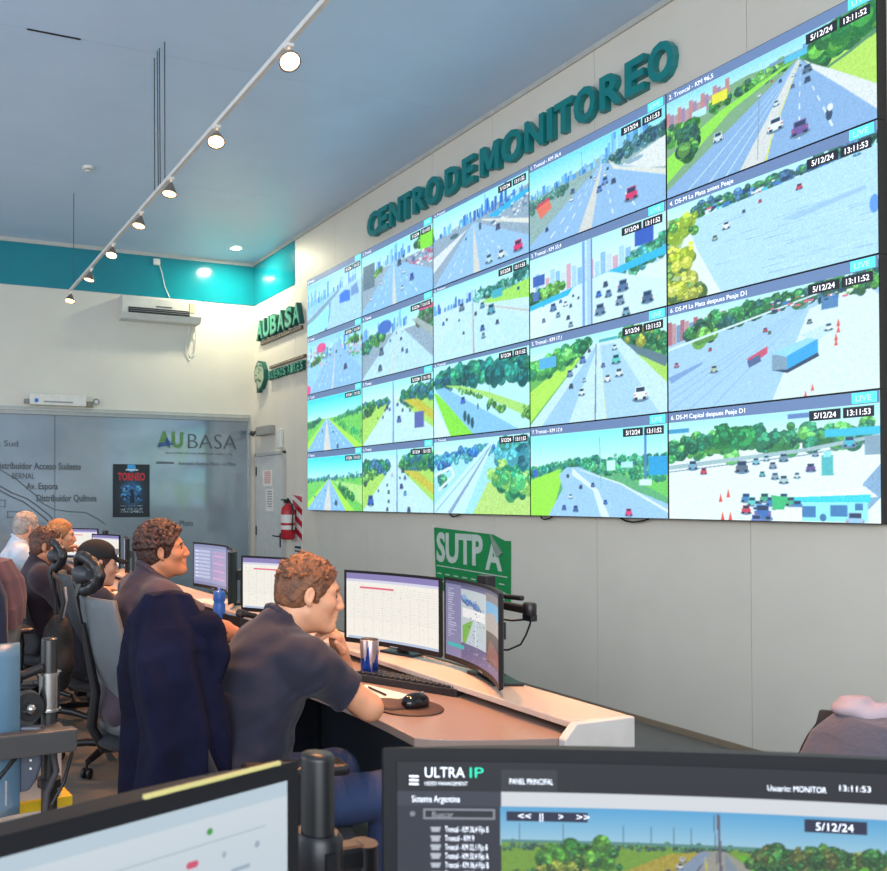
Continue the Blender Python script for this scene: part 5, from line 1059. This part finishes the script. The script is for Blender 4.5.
    # ---- eyes and brows
    for s in (-1, 1):
        mb = MB(); mb.lathe([(0, -.0075), (.0053, -.0053), (.0075, 0), (.0053, .0053), (0, .0075)], n=10, caps=False, c=Vector(H(.0835, s*.031, .002)-org)); mb.build('eye', m_eye, R)
        if brow: MB().tube([Vector(H(.0945, s*.014, .020)-org), Vector(H(.0945, s*.030, .0245)-org), Vector(H(.082, s*.048, .019)-org)], .004, 6).build('eyebrow', hair_m, R)
    MB().tube([Vector(H(.0985, -.016, -.0655)-org), Vector(H(.1035, 0, -.0645)-org), Vector(H(.0985, .016, -.0655)-org)], .0022, 6).build('mouth', m_lip, R)
    # ---- hair
    rnd = np.random.RandomState(seed); G = Field(hc-.17, hc+.18, max(.004, vx*.8))
    th = {'short': .008, 'curly': .016, 'tousled': .008, 'long': .02}[hair]*hairamt
    G.ell(H(-.007, 0, .033), V3(.093+th, .076+th*.8, .083+th)*hk, 0, M=Hm); G.ell(H(-.036, 0, -.02), V3(.064+th*.5, .068+th*.6, .070)*hk, .03, M=Hm)
    if hair == 'long': G.ell(H(-.03, 0, -.07), V3(.08, .085, .09)*hk, .03, M=Hm)
    G.ell(H(.115, 0, -.035), V3(.088, .13, .098)*hk, .012, 'sub', M=Hm)
    if hair != 'long':
        G.ell(H(.015, 0, -.10), V3(.085, .13, .075)*hk, .012, 'sub', M=Hm)
        for s in (-1, 1):
            G.ell(H(-.002, s*.095, -.012), V3(.026, .030, .037)*hk, .006, 'sub', M=Hm)
            G.cone(H(.022, s*.074, .01), H(.020, s*.073, -.022), .009, .005, .006)
        G.cut(H(-.02, 0, -.085), Hn @ V3(.35, 0, -1), .01)
    N = {'short': 90, 'curly': 480, 'tousled': 330, 'long': 120}[hair]
    for i in range(N):
        a = rnd.rand()*2*PI; zz = (-.15+1.15*rnd.rand()) if hair == 'curly' else (.15+.85*rnd.rand()); rr = math.sqrt(max(0, 1-zz*zz)); x, y, z = rr*math.cos(a), rr*math.sin(a), zz
        if x > .55 and zz < .45: continue
        o = .004 if hair == 'curly' else -.003
        p = H(-.007+(.092+th+o)*x, (.075+th*.8+o)*y, .033+(.082+th+o)*z)
        if hair == 'curly':
            G.ell(p, V3(.0095, .0095, .009)*(.6+.7*rnd.rand()), .003)
        else:
            t = Hn @ V3(.5*rnd.randn()+.25, .6*rnd.randn(), .25*rnd.randn()); t = t/np.linalg.norm(t)*.015*(.6+.6*rnd.rand()); nn = Hn @ V3(x, y, z)
            G.cone(p-t-nn*.004, p+t*.9+nn*.007*rnd.rand(), .0065 if hair != 'short' else .005, .0025, .003)
    G.noise(.0016, 260, seed)
    if cap is None or True:
        if cap: G.cut(H(0, 0, .048), Hn @ V3(-.12, 0, 1), .0)
        G.build('hair', hair_m, R, org=org)
    if cap:
        K = Field(hc-.20, hc+.22, .005); K.ell(H(-.012, 0, .040), V3(.112, .092, .090)*hk, 0, M=Hm); K.cut(H(0, 0, .030), Hn @ V3(.10, 0, -1), .004)
        K.cone(H(.075, 0, .040), H(.165, 0, .022), .012, .008, .01)
        for s in (-.05, -.025, .025, .05): K.cone(H(.07, s, .040), H(.16-abs(s)*.6, s*1.05, .020-abs(s)*.12), .009, .006, .01)
        cpo = K.build('cap', cap, R, org=org)
        Mc = Matrix.Translation(Vector(H(.085, -.05, .075)-org)) @ (Hm @ Matrix.Rotation(math.radians(-32), 3, 'Z') @ Matrix.Rotation(math.radians(-20), 3, 'Y')).to_4x4()
        MB().box((-.004, -.022, -.016), (.004, .022, .016), Mc, bev=.002).build('badge', mat('cap_badge', '#8a8c90', .6), cpo)
    # ---- shirt
    nd = H(-.03, 0, -.05)-nb; nd /= np.linalg.norm(nd)
    S_ = Field(lo-.02, hi+.02, max(vx, .0055))
    for t, r in ((-.05, (.135, .172, .10)), (.15, (.128, .165, .12)), (.4, (.118, .158, .15)), (.72, (.128, .176, .155))): S_.ell(lerp(pl, nb, t), np.array(r)*bulk, .07, M=T)
    S_.cone(sh[0], sh[1], .070, .070, .06)
    for i in (0, 1):
        S_.cone(nb-up*.01, sh[i], .055, .066, .04); S_.cone(sh[i], lerp(sh[i], el[i], min(1, sleeve+.12)), .070*bulk, .060, .035)
        if sleeve > 1: S_.cone(el[i], lerp(el[i], wr[i], .9), .055, .036, .03)
    S_.cone(nb-up*.03, nb+nd*.045, .074, .068, .03)
    # creases running from the shoulder and waist
    Ld = Vector(lf); S_.noise(lean_noise*1.6, 34, seed+3, (1, .5, 1.6), 7); S_.noise(lean_noise*.8, 75, seed+9, (.6, .6, 1.8), 6)
    for i in (0, 1):
        if sleeve <= 1:
            e = lerp(sh[i], el[i], sleeve); dn = el[i]-sh[i]; dn /= np.linalg.norm(dn)
            S_.cut(e, dn, .004, e+dn*.055-.085, e+dn*.055+.085)
    nq = frame(np.cross(lf, nd), nd); nqn = np.array(nq)
    S_.cone(nb+nd*.045, nb+nd*.16, .056, .075, .006, 'sub'); 
    S_.build('shirt', shirt_m, R, org=org)
    if collar:
        C_ = Field(nb-.14, nb+.14, .0045); pts = []
        for a in np.linspace(.25, 2*PI-.25, 19): pts.append(nb+nd*(.048-.020*math.cos(a))+nqn @ V3(.070*math.cos(a), .071*math.sin(a), 0))
        C_.chain(pts, [.009]*19, .003); C_.chain([p+nd*.014+(nb-p)*.10 for p in pts], [.007]*19, .008); C_.build('collar', shirt_m, R, org=org)
    # ---- trousers and shoes
    kn = [V3(*a) for a in knees]; an = [V3(*a) for a in ankles]; P_ = Field(np.minimum(np.minimum(kn[0], kn[1]), np.minimum(an[0], pl))-.15, np.maximum(np.maximum(kn[0], kn[1]), pl)+.17, .010)
    P_.ell(pl-V3(0, 0, .02), (.14, .17, .10), .03)
    for i in (0, 1):
        hp = pl+lf*(.09 if i else -.09)-V3(0, 0, .03); P_.cone(hp, kn[i], .088, .068, .03); P_.cone(kn[i], an[i], .066, .047, .03)
    P_.noise(.004, 40, seed+5)
    P_.build('trousers', pants_m, R, org=org)
    for i in (0, 1):
        Q = Field(an[i]-.16, an[i]+.28, .008); Q.cone(an[i]-V3(0, 0, .02), (an[i][0], an[i][1], .05), .042, .040, .02); Q.cone((an[i][0], an[i][1], .045), (an[i][0]+.15, an[i][1], .038), .042, .034, .03); Q.cut((0, 0, .004), (0, 0, -1)); Q.build('shoe', m_dark, R, org=org)
    return R, H, lf
m_navy = mat('polo_navy', '#1d1c2e', .85, bump=.15, bscale=260, vary=.12, scale=6, sheen=.12); m_purp = mat('polo_purple', '#392c38', .85, bump=.15, bscale=260, vary=.12, sheen=.12); m_plum = mat('jumper_plum', '#2e1e28', .85, vary=.15, sheen=.1)
m_pale = mat('shirt_pale', '#b8c4d2', .8, vary=.05); m_jean = mat('jeans', '#2b3c62', .85, bump=.3, bscale=300, vary=.2, scale=9); m_dkp = mat('trousers_dark', '#1a1c24', .85)
m_h1 = mat('hair_auburn', '#84502e', .5, dark='#4a2e20', scale=40, bump=.6, bscale=120); m_h2 = mat('hair_curly_brown', '#46241a', .5, dark='#22120e', scale=50, bump=.6, bscale=150); m_h3 = mat('hair_brown', '#643826', .5, dark='#341e16', scale=40, bump=.5, bscale=120)
m_h4 = mat('hair_blond', '#b07848', .5, dark='#8a5a34', scale=30, bump=.5, bscale=120); m_h5 = mat('hair_grey', '#a8a09a', .6, dark='#7a726c', scale=30, bump=.5, bscale=120)

# man leaning on the desk, chin in his left hand
person('man with auburn hair in navy polo leaning on the desk, chin in hand', (1.238, 2.322, 1.168), (.93, -.33, -.12), (.12, 0, 1), (1.115, 2.33, 1.035), (.985, 2.31, .60),
       [(1.15, 2.155, .985), (1.17, 2.50, .99)], [(1.335, 2.125, .850), (1.50, 2.53, .80)], [(1.40, 2.355, .83), (1.385, 2.375, .965)],
       [dict(d=(.2, 1, -.05), n=(0, 0, -1), side=-1, curl=.35), dict(d=(-.45, -.35, .85), n=(-.8, .3, -.45), side=1, curl=1.05, thumb=.2)],
       [(1.44, 2.17, .565), (1.44, 2.48, .545)], [(1.42, 2.2, .12), (1.42, 2.5, .12)], m_skin1, m_navy, m_jean, m_h1, 'tousled', .0045, .66, .97, 1.03, seed=2, lean_noise=.0055)
# curly haired man looking up at the displays
R2, H2, _ = person('man with dark curly hair in purple polo looking up, tattooed forearm on desk', (1.105, 3.385, 1.245), (.94, -.30, .12), (-.12, 0, 1), (1.03, 3.39, 1.10), (.98, 3.42, .60),
       [(1.05, 3.215, 1.055), (1.05, 3.585, 1.055)], [(1.24, 3.16, .945), (1.12, 3.70, .80)], [(1.49, 3.28, .845), (1.35, 3.64, .745)],
       [dict(d=(1, .45, -.1), n=(0, 0, -1), side=1, curl=.3), dict(d=(1, -.12, -.22), n=(.0, .1, -1), side=-1, curl=.55, thumb=.6)],
       [(1.44, 3.25, .62), (1.44, 3.55, .62)], [(1.40, 3.25, .12), (1.40, 3.55, .12)], m_skin2, m_purp, m_jean, m_h2, 'curly', .005, .74, .96, 1.02, seed=4, lean_noise=.005)
# his tattoo: dark ink marks lying on the forearm skin
def tattoo():
    a, b = V3(1.24, 3.16, .945), V3(1.49, 3.28, .845); ax = (b-a)/np.linalg.norm(b-a); s1 = np.cross(ax, V3(0, 0, 1)); s1 /= np.linalg.norm(s1); s2 = np.cross(s1, ax); org = np.array([.98, 3.42, 0]); rn = np.random.RandomState(3); mb = MB(); L = np.linalg.norm(b-a)
    for i in range(75):
        t = .18+.55*rn.rand(); th = -.15+1.15*rn.rand()*-1; r = (.0425 if t < .35 else .0425-(t-.35)*.0225)+.0012; w = .006+.006*rn.rand(); h = .12+.1*rn.rand()
        q = []
        for (dt, dh) in ((-w, -h), (w, -h*.6), (w*.8, h), (-w*.9, h*.7)):
            tt = t*L+dt; hh = th+dh; q.append(a+ax*tt+(s1*math.cos(hh)+s2*math.sin(hh))*r-org)
        mb.add([Vector(p) for p in q], [(0, 1, 2, 3)])
    o = mb.build('tattoo', mat('ink', '#4a3834', .6), R2); o['kind'] = 'stuff'
tattoo()
person('man in black cap and dark shirt sitting low behind the chair with the bag', (1.085, 4.44, 1.115), (1, -.05, -.14), (.14, 0, 1), (1.02, 4.46, .97), (1.06, 4.50, .58),
       [(1.05, 4.28, .92), (1.05, 4.64, .92)], [(1.22, 4.2, .76), (1.28, 4.7, .80)], [(1.42, 4.33, .84), (1.45, 4.55, .84)],
       [dict(d=(1, .3, .3), n=(0, 0, -1), side=1, curl=.5), dict(d=(1, -.3, .3), n=(0, 0, -1), side=-1, curl=.5)],
       [(1.5, 4.38, .60), (1.5, 4.62, .60)], [(1.46, 4.38, .12), (1.46, 4.62, .12)], m_skin3, m_navy, m_dkp, m_h2, 'short', .007, .9, 1.0, .98, seed=6, cap=mat('cap_black', '#131416', .85))
person('brown haired man in dark plum top with folded arms', (.965, 5.33, 1.165), (.95, -.28, -.02), (.02, 0, 1), (.90, 5.35, 1.03), (.93, 5.38, .58),
       [(.91, 5.17, .975), (.92, 5.53, .975)], [(1.06, 5.08, .77), (1.08, 5.60, .78)], [(1.24, 5.26, .86), (1.22, 5.42, .86)],
       [dict(d=(.5, 1, .1), n=(-1, .2, 0), side=1, curl=.5), dict(d=(.4, -1, .1), n=(-1, -.2, 0), side=-1, curl=.5)],
       [(1.38, 5.25, .60), (1.38, 5.52, .60)], [(1.34, 5.25, .12), (1.34, 5.52, .12)], m_skin2, m_plum, m_dkp, m_h3, 'tousled', .007, 1.1, 1.02, 1.02, seed=8)
person('fair haired person with hand to the mouth behind the brown haired man', (1.17, 5.93, 1.205), (1, -.15, -.05), (.05, 0, 1), (1.09, 5.96, 1.05), (1.0, 6.0, .58),
       [(1.09, 5.79, 1.0), (1.09, 6.13, 1.0)], [(1.38, 5.84, .80), (1.38, 6.15, .80)], [(1.335, 5.86, 1.02), (1.5, 5.98, .80)],
       [dict(d=(-.3, .15, 1), n=(-1, .2, 0), side=1, curl=.7), dict(d=(1, -.3, 0), n=(0, 0, -1), side=-1, curl=.3)],
       [(1.42, 5.88, .60), (1.42, 6.12, .60)], [(1.40, 5.88, .12), (1.40, 6.12, .12)], m_skin1, m_plum, m_dkp, m_h4, 'short', .008, 1.1, .98, .92, seed=10)
person('grey haired man in a pale shirt seated nearest the frosted partition', (1.035, 6.62, 1.245), (.93, .36, -.12), (.12, 0, 1), (.97, 6.62, 1.10), (.93, 6.66, .60),
       [(.97, 6.44, 1.04), (.98, 6.82, 1.04)], [(1.16, 6.36, .84), (1.2, 6.9, .84)], [(1.42, 6.5, .82), (1.45, 6.8, .82)],
       [dict(d=(1, .2, 0), n=(0, 0, -1), side=1, curl=.3), dict(d=(1, -.2, 0), n=(0, 0, -1), side=-1, curl=.3)],
       [(1.38, 6.55, .60), (1.38, 6.82, .60)], [(1.35, 6.55, .12), (1.35, 6.82, .12)], m_skin3, m_pale, m_dkp, m_h5, 'short', .008, 1.1, 1.02, 1.05, seed=12)
# ------------------------------------------------------------------ foreground workstation
m_fdesk = mat('front_desk_top', '#8d8a86', .4)
fd = empty('front_desk', (.3, .45, 0), label='grey desk in the foreground carrying the two near monitors'); fd['category'] = 'desk'
MB().box((-1.7, -.40, .715), (1.3, .72, .74), bev=.004).build('worktop', m_fdesk, fd)
for x in (-1.65, .2, 1.22): MB().box((x, -.35, .0), (x+.03, .65, .715)).build('support_panel', m_under, fd)
def pic_list():
    w, h = 560, 330; p = Pic(w, h, '#2b2f3c', seed=9)
    p.xx = np.minimum(p.xx/.93, .9999)
    p.rect(0, 0, 1, .095, '#101216'); p.rect(.196, .025, .30, .095, '#34363c'); p.rect(.196, .095, 1, .14, '#eef4fa')
    a = p.a[:, :int(.182*w)].copy(); p.grad(.14, .26, '#5fb8f0', '#b8e4f8')
    p.rect(.196, .25, 1, 1, '#7fae3a', .03); p.trees([(.2, .26), (.6, .255), (1, .25)], .012, 160, ('#3f6f5a', '#4f8a5a')); p.rect(.196, .243, 1, .252, '#5f9a90')
    p.poly([(.196, .5), (.5, .275), (.56, .265), (.35, .65), (.196, .9)], '#b8a83a', .05); p.trees([(.27, .30), (.40, .285)], .035, 46, ('#2f7a2a', '#4f9a30', '#5fa838', '#2a6a30')); p.trees([(.2, .38), (.34, .34)], .035, 60, ('#5a7a28', '#8a9a38', '#3a6a28', '#a8a848'))
    p.poly([(.56, .262), (.60, .26), (.75, .42), (.93, .75), (.93, 1), (.2, 1), (.45, .45)], '#a8a89c', .02); p.poly([(.555, .265), (.575, .265), (.50, .5), (.28, 1), (.1, 1), (.4, .5)], '#8fa4c0', .02); p.poly([(.60, .265), (.60, .5), (.64, 1), (.86, 1), (.70, .5)], '#8c9cac', .02)
    p.line([(.565, .28), (.57, .36), (.60, .48), (.63, .7)], .002, .006, '#d8d060'); p.line([(.56, .3), (.50, .45), (.46, .55)], .002, .01, '#6a5a50')
    p.poly([(.62, .27), (1, .3), (1, 1), (.95, .9), (.70, .42)], '#68c020', .05); p.poly([(.66, .37), (.8, .42), (1, .5), (1, 1), (.9, .72)], '#88d828', .05)
    p.trees([(.66, .28), (.8, .27), (1, .26)], .035, 90, ('#2f6a30', '#4f8a38', '#3a7a3a', '#6a7a38')); p.trees([(.66, .33), (.74, .34)], .03, 34, ('#1f5a28', '#2f7a30')); p.trees([(.93, .36), (1, .4)], .05, 30, ('#2a4a28', '#3a6a30')); p.poly([(.80, .30), (.88, .32), (.90, .36), (.84, .34)], '#c08a58', .04)
    p.line([(.588, .145), (.598, .6)], .004, .006, '#6a6478'); p.line([(.58, .15), (.585, .3)], .0015, .0015, '#5a6a78')
    for x in (.23, .31, .34, .42, .47, .51, .54): p.line([(x, .19), (x, .25)], .001, .001, '#5f8aa0')
    p.cars([(.47, .40, .03, '#1f3a70'), (.49, .355, .025, '#d8e4e8'), (.52, .31, .02, '#e8e8e8'), (.5, .33, .018, '#50586a'), (.525, .29, .018, '#c8d0d8')])
    p.a[:, :int(.182*w)] = a; p.rect(0, .095, .196, .14, '#3c4150'); p.ell(.03, .165, .005, .007, '#9aa0ac')
    p.rect(.05, .150, .185, .182, '#9aa0ac'); p.rect(.054, .155, .181, .177, '#20232c')
    p.rect(.205, .155, .355, .185, '#20284a'); p.rect(.735, .150, .84, .188, '#20284a')
    for i in range(14):
        p.poly([(.063, .205+i*.028), (.083, .205+i*.028), (.080, .222+i*.028), (.066, .222+i*.028)], '#cfd6e4')
    return p.out()
o, M = monitor('large near monitor with camera list and road picture, lower right', (.490, .752), (1.047, .479), 1.015, .37, pic_list(), curve=3.0, desk=.74, strength=.75, bez=.014, thick=.035)
nf = (.185, .860, 1.2)
w_ = math.hypot(.557, .273); hh = .37
def mtx(s, u, v, h, m, par, Mx, W_, H_, name, w=None, z=.006):
    mb = MB(); w0 = text_mb(mb, s, h/.72, Matrix.Identity(4), extrude=.0, offset=.0); k = (w/w0) if w else 1
    mb.v = [tuple(Mx @ Vector(((u-.5)*W_+q[0]*k, (.5-v)*H_+q[1], float(3.0-math.sqrt(9-((u-.5)*W_+q[0]*k)**2)-.016)+.0022))) for q in mb.v]
    return mb.build(name, m, par, fixn=False)
tw, th_ = w_-.028, hh-.04
M_ = M @ Matrix.Translation((0, .0056, 0))
m_ut = mat('ui_light_text', '#d8dce4', .5, emit='#d0d4dc', estr=.7, vary=0); m_ug = mat('ui_green', '#18a888', .5, emit='#18b890', estr=.7, vary=0)
mtx('ULTRA', .047, .047, .011, m_ut, o, M_, tw, th_, 'heading', .042); mtx('IP', .124, .047, .011, m_ug, o, M_, tw, th_, 'heading_mark', .016); mtx('VIDEO MANAGEMENT', .047, .072, .004, m_ut, o, M_, tw, th_, 'heading_small', .045)
mtx('PANEL PRINCIPAL', .195, .066, .006, m_ut, o, M_, tw, th_, 'tab_text', .045); mtx('Sistema Argentina', .025, .125, .007, m_ut, o, M_, tw, th_, 'list_heading', .050); mtx('Buscar', .06, .172, .006, m_grey, o, M_, tw, th_, 'search_text')
for i in range(14): mtx(('Troncal - KM 36,4 Fijo B', 'Troncal - KM 9', 'Troncal - KM 32,1 Fijo B', 'Troncal - KM 33,4 Fijo A')[i % 4], .083, .219+i*.028, .0062, m_ut, o, M_, tw, th_, 'list_entry', (.045, .030, .044, .045)[i % 4])
for x in (.026, .026, .026): pass
MB().add([tuple(M_ @ Vector(((a-.5)*tw, (.5-b)*th_, .0012+.0022))) for i in range(3) for a, b in ((.020, .037+i*.012), (.036, .037+i*.012), (.036, .043+i*.012), (.020, .043+i*.012))], [(0, 1, 2, 3), (4, 5, 6, 7), (8, 9, 10, 11)]).build('menu_icon', m_ut, o, fixn=False)
mtx('5/12/24', .70, .178, .008, m_ut, o, M_, tw, th_, 'stamp_text', .035, ); mtx('Usuario: MONITOR', .625, .064, .006, m_ut, o, M_, tw, th_, 'status_text', .055); mtx('13:11:53', .735, .055, .006, m_ut, o, M_, tw, th_, 'clock_text', .03)
mtx('<<', .209, .176, .007, m_ut, o, M_, tw, th_, 'control_text', .014); mtx('||', .246, .176, .007, m_ut, o, M_, tw, th_, 'control_text'); mtx('>', .279, .176, .007, m_ut, o, M_, tw, th_, 'control_text'); mtx('>>', .309, .176, .007, m_ut, o, M_, tw, th_, 'control_text', .014)
def pic_mail():
    p = Pic(420, 250, '#d4e2ec', seed=5); p.rect(0, 0, 1, .05, '#c8dce8'); p.grad(.05, 1, '#dce8f0', '#b8ccdc')
    for i, (x, c) in enumerate(((.02, '#58b8d8'), (.60, '#3f78c8'), (.67, '#e8a830'), (.79, '#e05878'), (.80, '#e05878'))): p.ell(x, .17, .007, .012, c)
    p.ell(.83, .09, .006, .010, '#48a848'); p.ell(.48, .17, .008, .018, '#9ab0c0'); p.ell(.73, .17, .005, .01, '#b0c0d0'); p.ell(.86, .17, .005, .01, '#b0c0d0'); p.ell(.93, .17, .005, .01, '#a8b8c8')
    for i in range(12): p.rect(.05+.075*i, .22, .09+.075*i, .232, '#a8bccc'); p.rect(.05+.075*i, .25, .08+.075*i, .258, '#b4c4d2')
    p.rect(.3, .12, .95, .126, '#b8c8d4'); p.rect(.02, .30, .98, .305, '#a8bccc'); p.rect(0, .33, 1, 1, '#c4d8e8'); p.speck(.04, .36, .96, .95, 160, ('#9ab4c8', '#a8c0d0'), .006)
    return p.out()
o2, M2_ = monitor('near monitor with pale mail window, its frame cutting across the lower left', (-.185, .566), (.378, .728), 1.031, .350, pic_mail(), curve=0, desk=.74, strength=.80, bez=.016, thick=.04)
MB().box((.115, .1745, -.004), (.27, .178, -.0), M2_).build('energy_label', mat('label_yellow', '#b8b070', .5), o2)
# pole between the two monitors with clamps and folded arms
def pole(loc, h, r, lab):
    p = empty('equipment_pole', loc, label=lab); p['category'] = 'monitor arm'
    MB().lathe([(r*1.0, 0), (r*1.0, h-.004), (r*.94, h), (0, h)], n=28).build('post', mat('pole_black', '#1b1c1d', .38, vary=.2), p)
    MB().lathe([(.06, 0), (.06, .012), (r, .02)], n=24).build('foot', m_dark, p)
    return p
pl = pole((.472, .862, .74), .424, .0195, 'thick black pole with clamp rising between the two near monitors')
MB().lathe([(.024, -.03), (.029, -.024), (.029, .024), (.024, .03)], c=(0, 0, .305), n=24).build('clamp_ring', m_dark, pl)
MB().box((.02, -.014, .285), (.06, .014, .315), bev=.006).lathe([(.017, -.018), (.017, .018)], c=(.062, .0, .295), n=16).box((-.006, -.034, .29), (.006, -.022, .32)).build('clamp_lug', m_dark, pl)
MB().lathe([(.0, 0), (.010, .0), (.010, .02), (0, .022)], M=Matrix.Rotation(PI/2, 4, 'X'), c=(-.002, -.022, .245), n=14).build('bolt', m_steel, pl)
MB().tube([(-.018, -.02, .265), (.01, -.03, .26), (.03, -.022, .22), (.04, -.01, .15), (.03, 0, .02)], .006, 8).tube([(.02, -.02, .27), (.045, -.02, .22), (.05, -.01, .12)], .005, 8).build('cable', m_dark, pl)
MB().box((.0, -.02, .18), (.055, .02, .235), bev=.008).build('arm_joint', m_dgrey, pl)

# left: the back of a pair of monitors on a post, a white carton behind
p2 = pole((.388, 2.10, .62), .49, .0205, 'slim black pole with silver lower sleeve at the left, carrying a monitor bar'); 
_n0 = set(p2.children)
MB().lathe([(.026, .20), (.026, .285)], n=20).build('sleeve', m_steel, p2)
MB().lathe([(.03, .195), (.03, .20)], n=20).lathe([(.03, .285), (.03, .292)], n=20).build('sleeve_ring', m_steel, p2)
MB().tube([(-.02, -.01, .305), (-.07, -.02, .29), (-.12, -.02, .30)], .012, 8).lathe([(.036, -.018), (.036, .018)], M=Matrix.Rotation(PI/2, 4, 'X'), c=(-.055, -.02, .215), n=18).tube([(-.13, -.02, .30), (-.14, -.02, .22), (-.05, -.03, .2)], .011, 8).build('bracket', m_dark, p2)
MB().lathe([(.0, 0), (.012, .0), (.012, .02), (0, .022)], M=Matrix.Rotation(PI/2, 4, 'X'), c=(-.055, -.045, .215), n=14).build('bolt', m_steel, p2)
MB().box((-.62, -.105, .115), (.03, -.07, .17), Matrix.Rotation(.035, 4, 'Y') @ Matrix.Rotation(.16, 4, 'Z'), bev=.004).box((-.02, -.075, .12), (.025, -.01, .165)).build('cross_bar', mat('bar_grey', '#3e3f40', .45), p2)
MB().tube([(-.03, -.03, .14), (-.10, -.07, .10), (-.2, -.10, .0), (-.26, -.1, -.1)], .006, 8).build('cable', m_dark, p2)
MB().tube([(-.03, -.03, .12), (-.12, -.06, .10), (-.26, -.12, .08)], .006, 8).build('cable', m_dark, p2)
MB().tube([(.02, -.03, .14), (.055, -.03, .10), (.03, -.035, .02), (.0, -.035, -.03)], .005, 8).build('cable', m_dark, p2)
MB().tube([(.0, -.03, .12), (.012, -.035, .05), (-.012, -.035, -.0), (-.015, -.03, -.05)], .008, 8).build('cable', m_dgrey, p2)
MB().lathe([(.030, .0), (.030, .02)], c=(0, 0, .005), n=20).build('cable_tie', m_dark, p2)
for o_ in p2.children:
    if o_ not in _n0: o_.location.z = .115
bm_ = empty('reversed_monitor', (.155, 2.04, .70), rz=math.radians(-6), label='blue grey back of a curved monitor at the left edge, label sticker below'); bm_['category'] = 'monitor'
m_bk = mat('monitor_back', '#4e7088', .35, vary=.08)
mb = MB(); V = []; K = 13
for i in range(K):
    s = i/(K-1); x = -.45+.60*s; y = -.05*math.sin(s*PI*.8)+.05*s**3
    for z, dy in ((.0, .0), (.03, -.012), (.38, -.012), (.41, .0)): V.append((x, y+dy, z))
    for z in (.41, .0): V.append((x, y+.03, z))
mb.add(V, [(i*6+j, i*6+(j+1) % 6, (i+1)*6+(j+1) % 6, (i+1)*6+j) for i in range(K-1) for j in range(6)]+[tuple(range(6)), tuple(range((K-1)*6, K*6))[::-1]], True); mb.build('rear_shell', m_bk, bm_)
MB().box((.06, -.005, .03), (.12, .005, .09), bev=.001).build('label_sticker', m_grey, bm_)
bm2 = empty('reversed_monitor', (.325, 2.045, .83), rz=math.radians(-20), label='small dark rounded monitor edge showing below the cross bar at the left'); bm2['category'] = 'monitor'
MB().prism([(-.08, .08), (.035, .08), (.035, -.01), (.022, -.05), (.005, -.075), (-.02, -.08), (-.08, -.06)], -.012, .012, 'y').build('rear_shell', mat('monitor_dark_blue', '#3a4250', .4), bm2, bevel=.006)
for z in (.02, .0, -.02): MB().lathe([(0, -.0), (.003, 0)], c=(.01, -.0125, z), n=8, M=Matrix.Rotation(PI/2, 4, 'X'), caps=False).build('button', m_white, bm2)
sd_ = empty('side_desk', (.15, 2.15, 0), label='narrow desk at the left carrying the black pole and the white carton'); sd_['category'] = 'desk'
MB().box((-1.6, -.32, .59), (.33, .22, .62), bev=.004).build('worktop', m_desk, sd_)
for x in (-1.5, .235): MB().box((x+(.05 if x > 0 else 0), -.28, 0), (x+(.08 if x > 0 else .03), .18, .59)).build('support_panel', m_desk, sd_)
cb = empty('carton', (.31, 2.25, .62), rz=.1, label='white carton with yellow band standing behind the left pole'); cb['category'] = 'box'
MB().box((-.10, -.06, 0), (.125, .06, .175), bev=.003).build('box', mat('carton_white', '#c9c2bd', .6), cb)
MB().box((-.115, -.075, .03), (.150, .062, .055)).build('yellow_band', mat('band_yellow', '#c0a818', .5), cb)
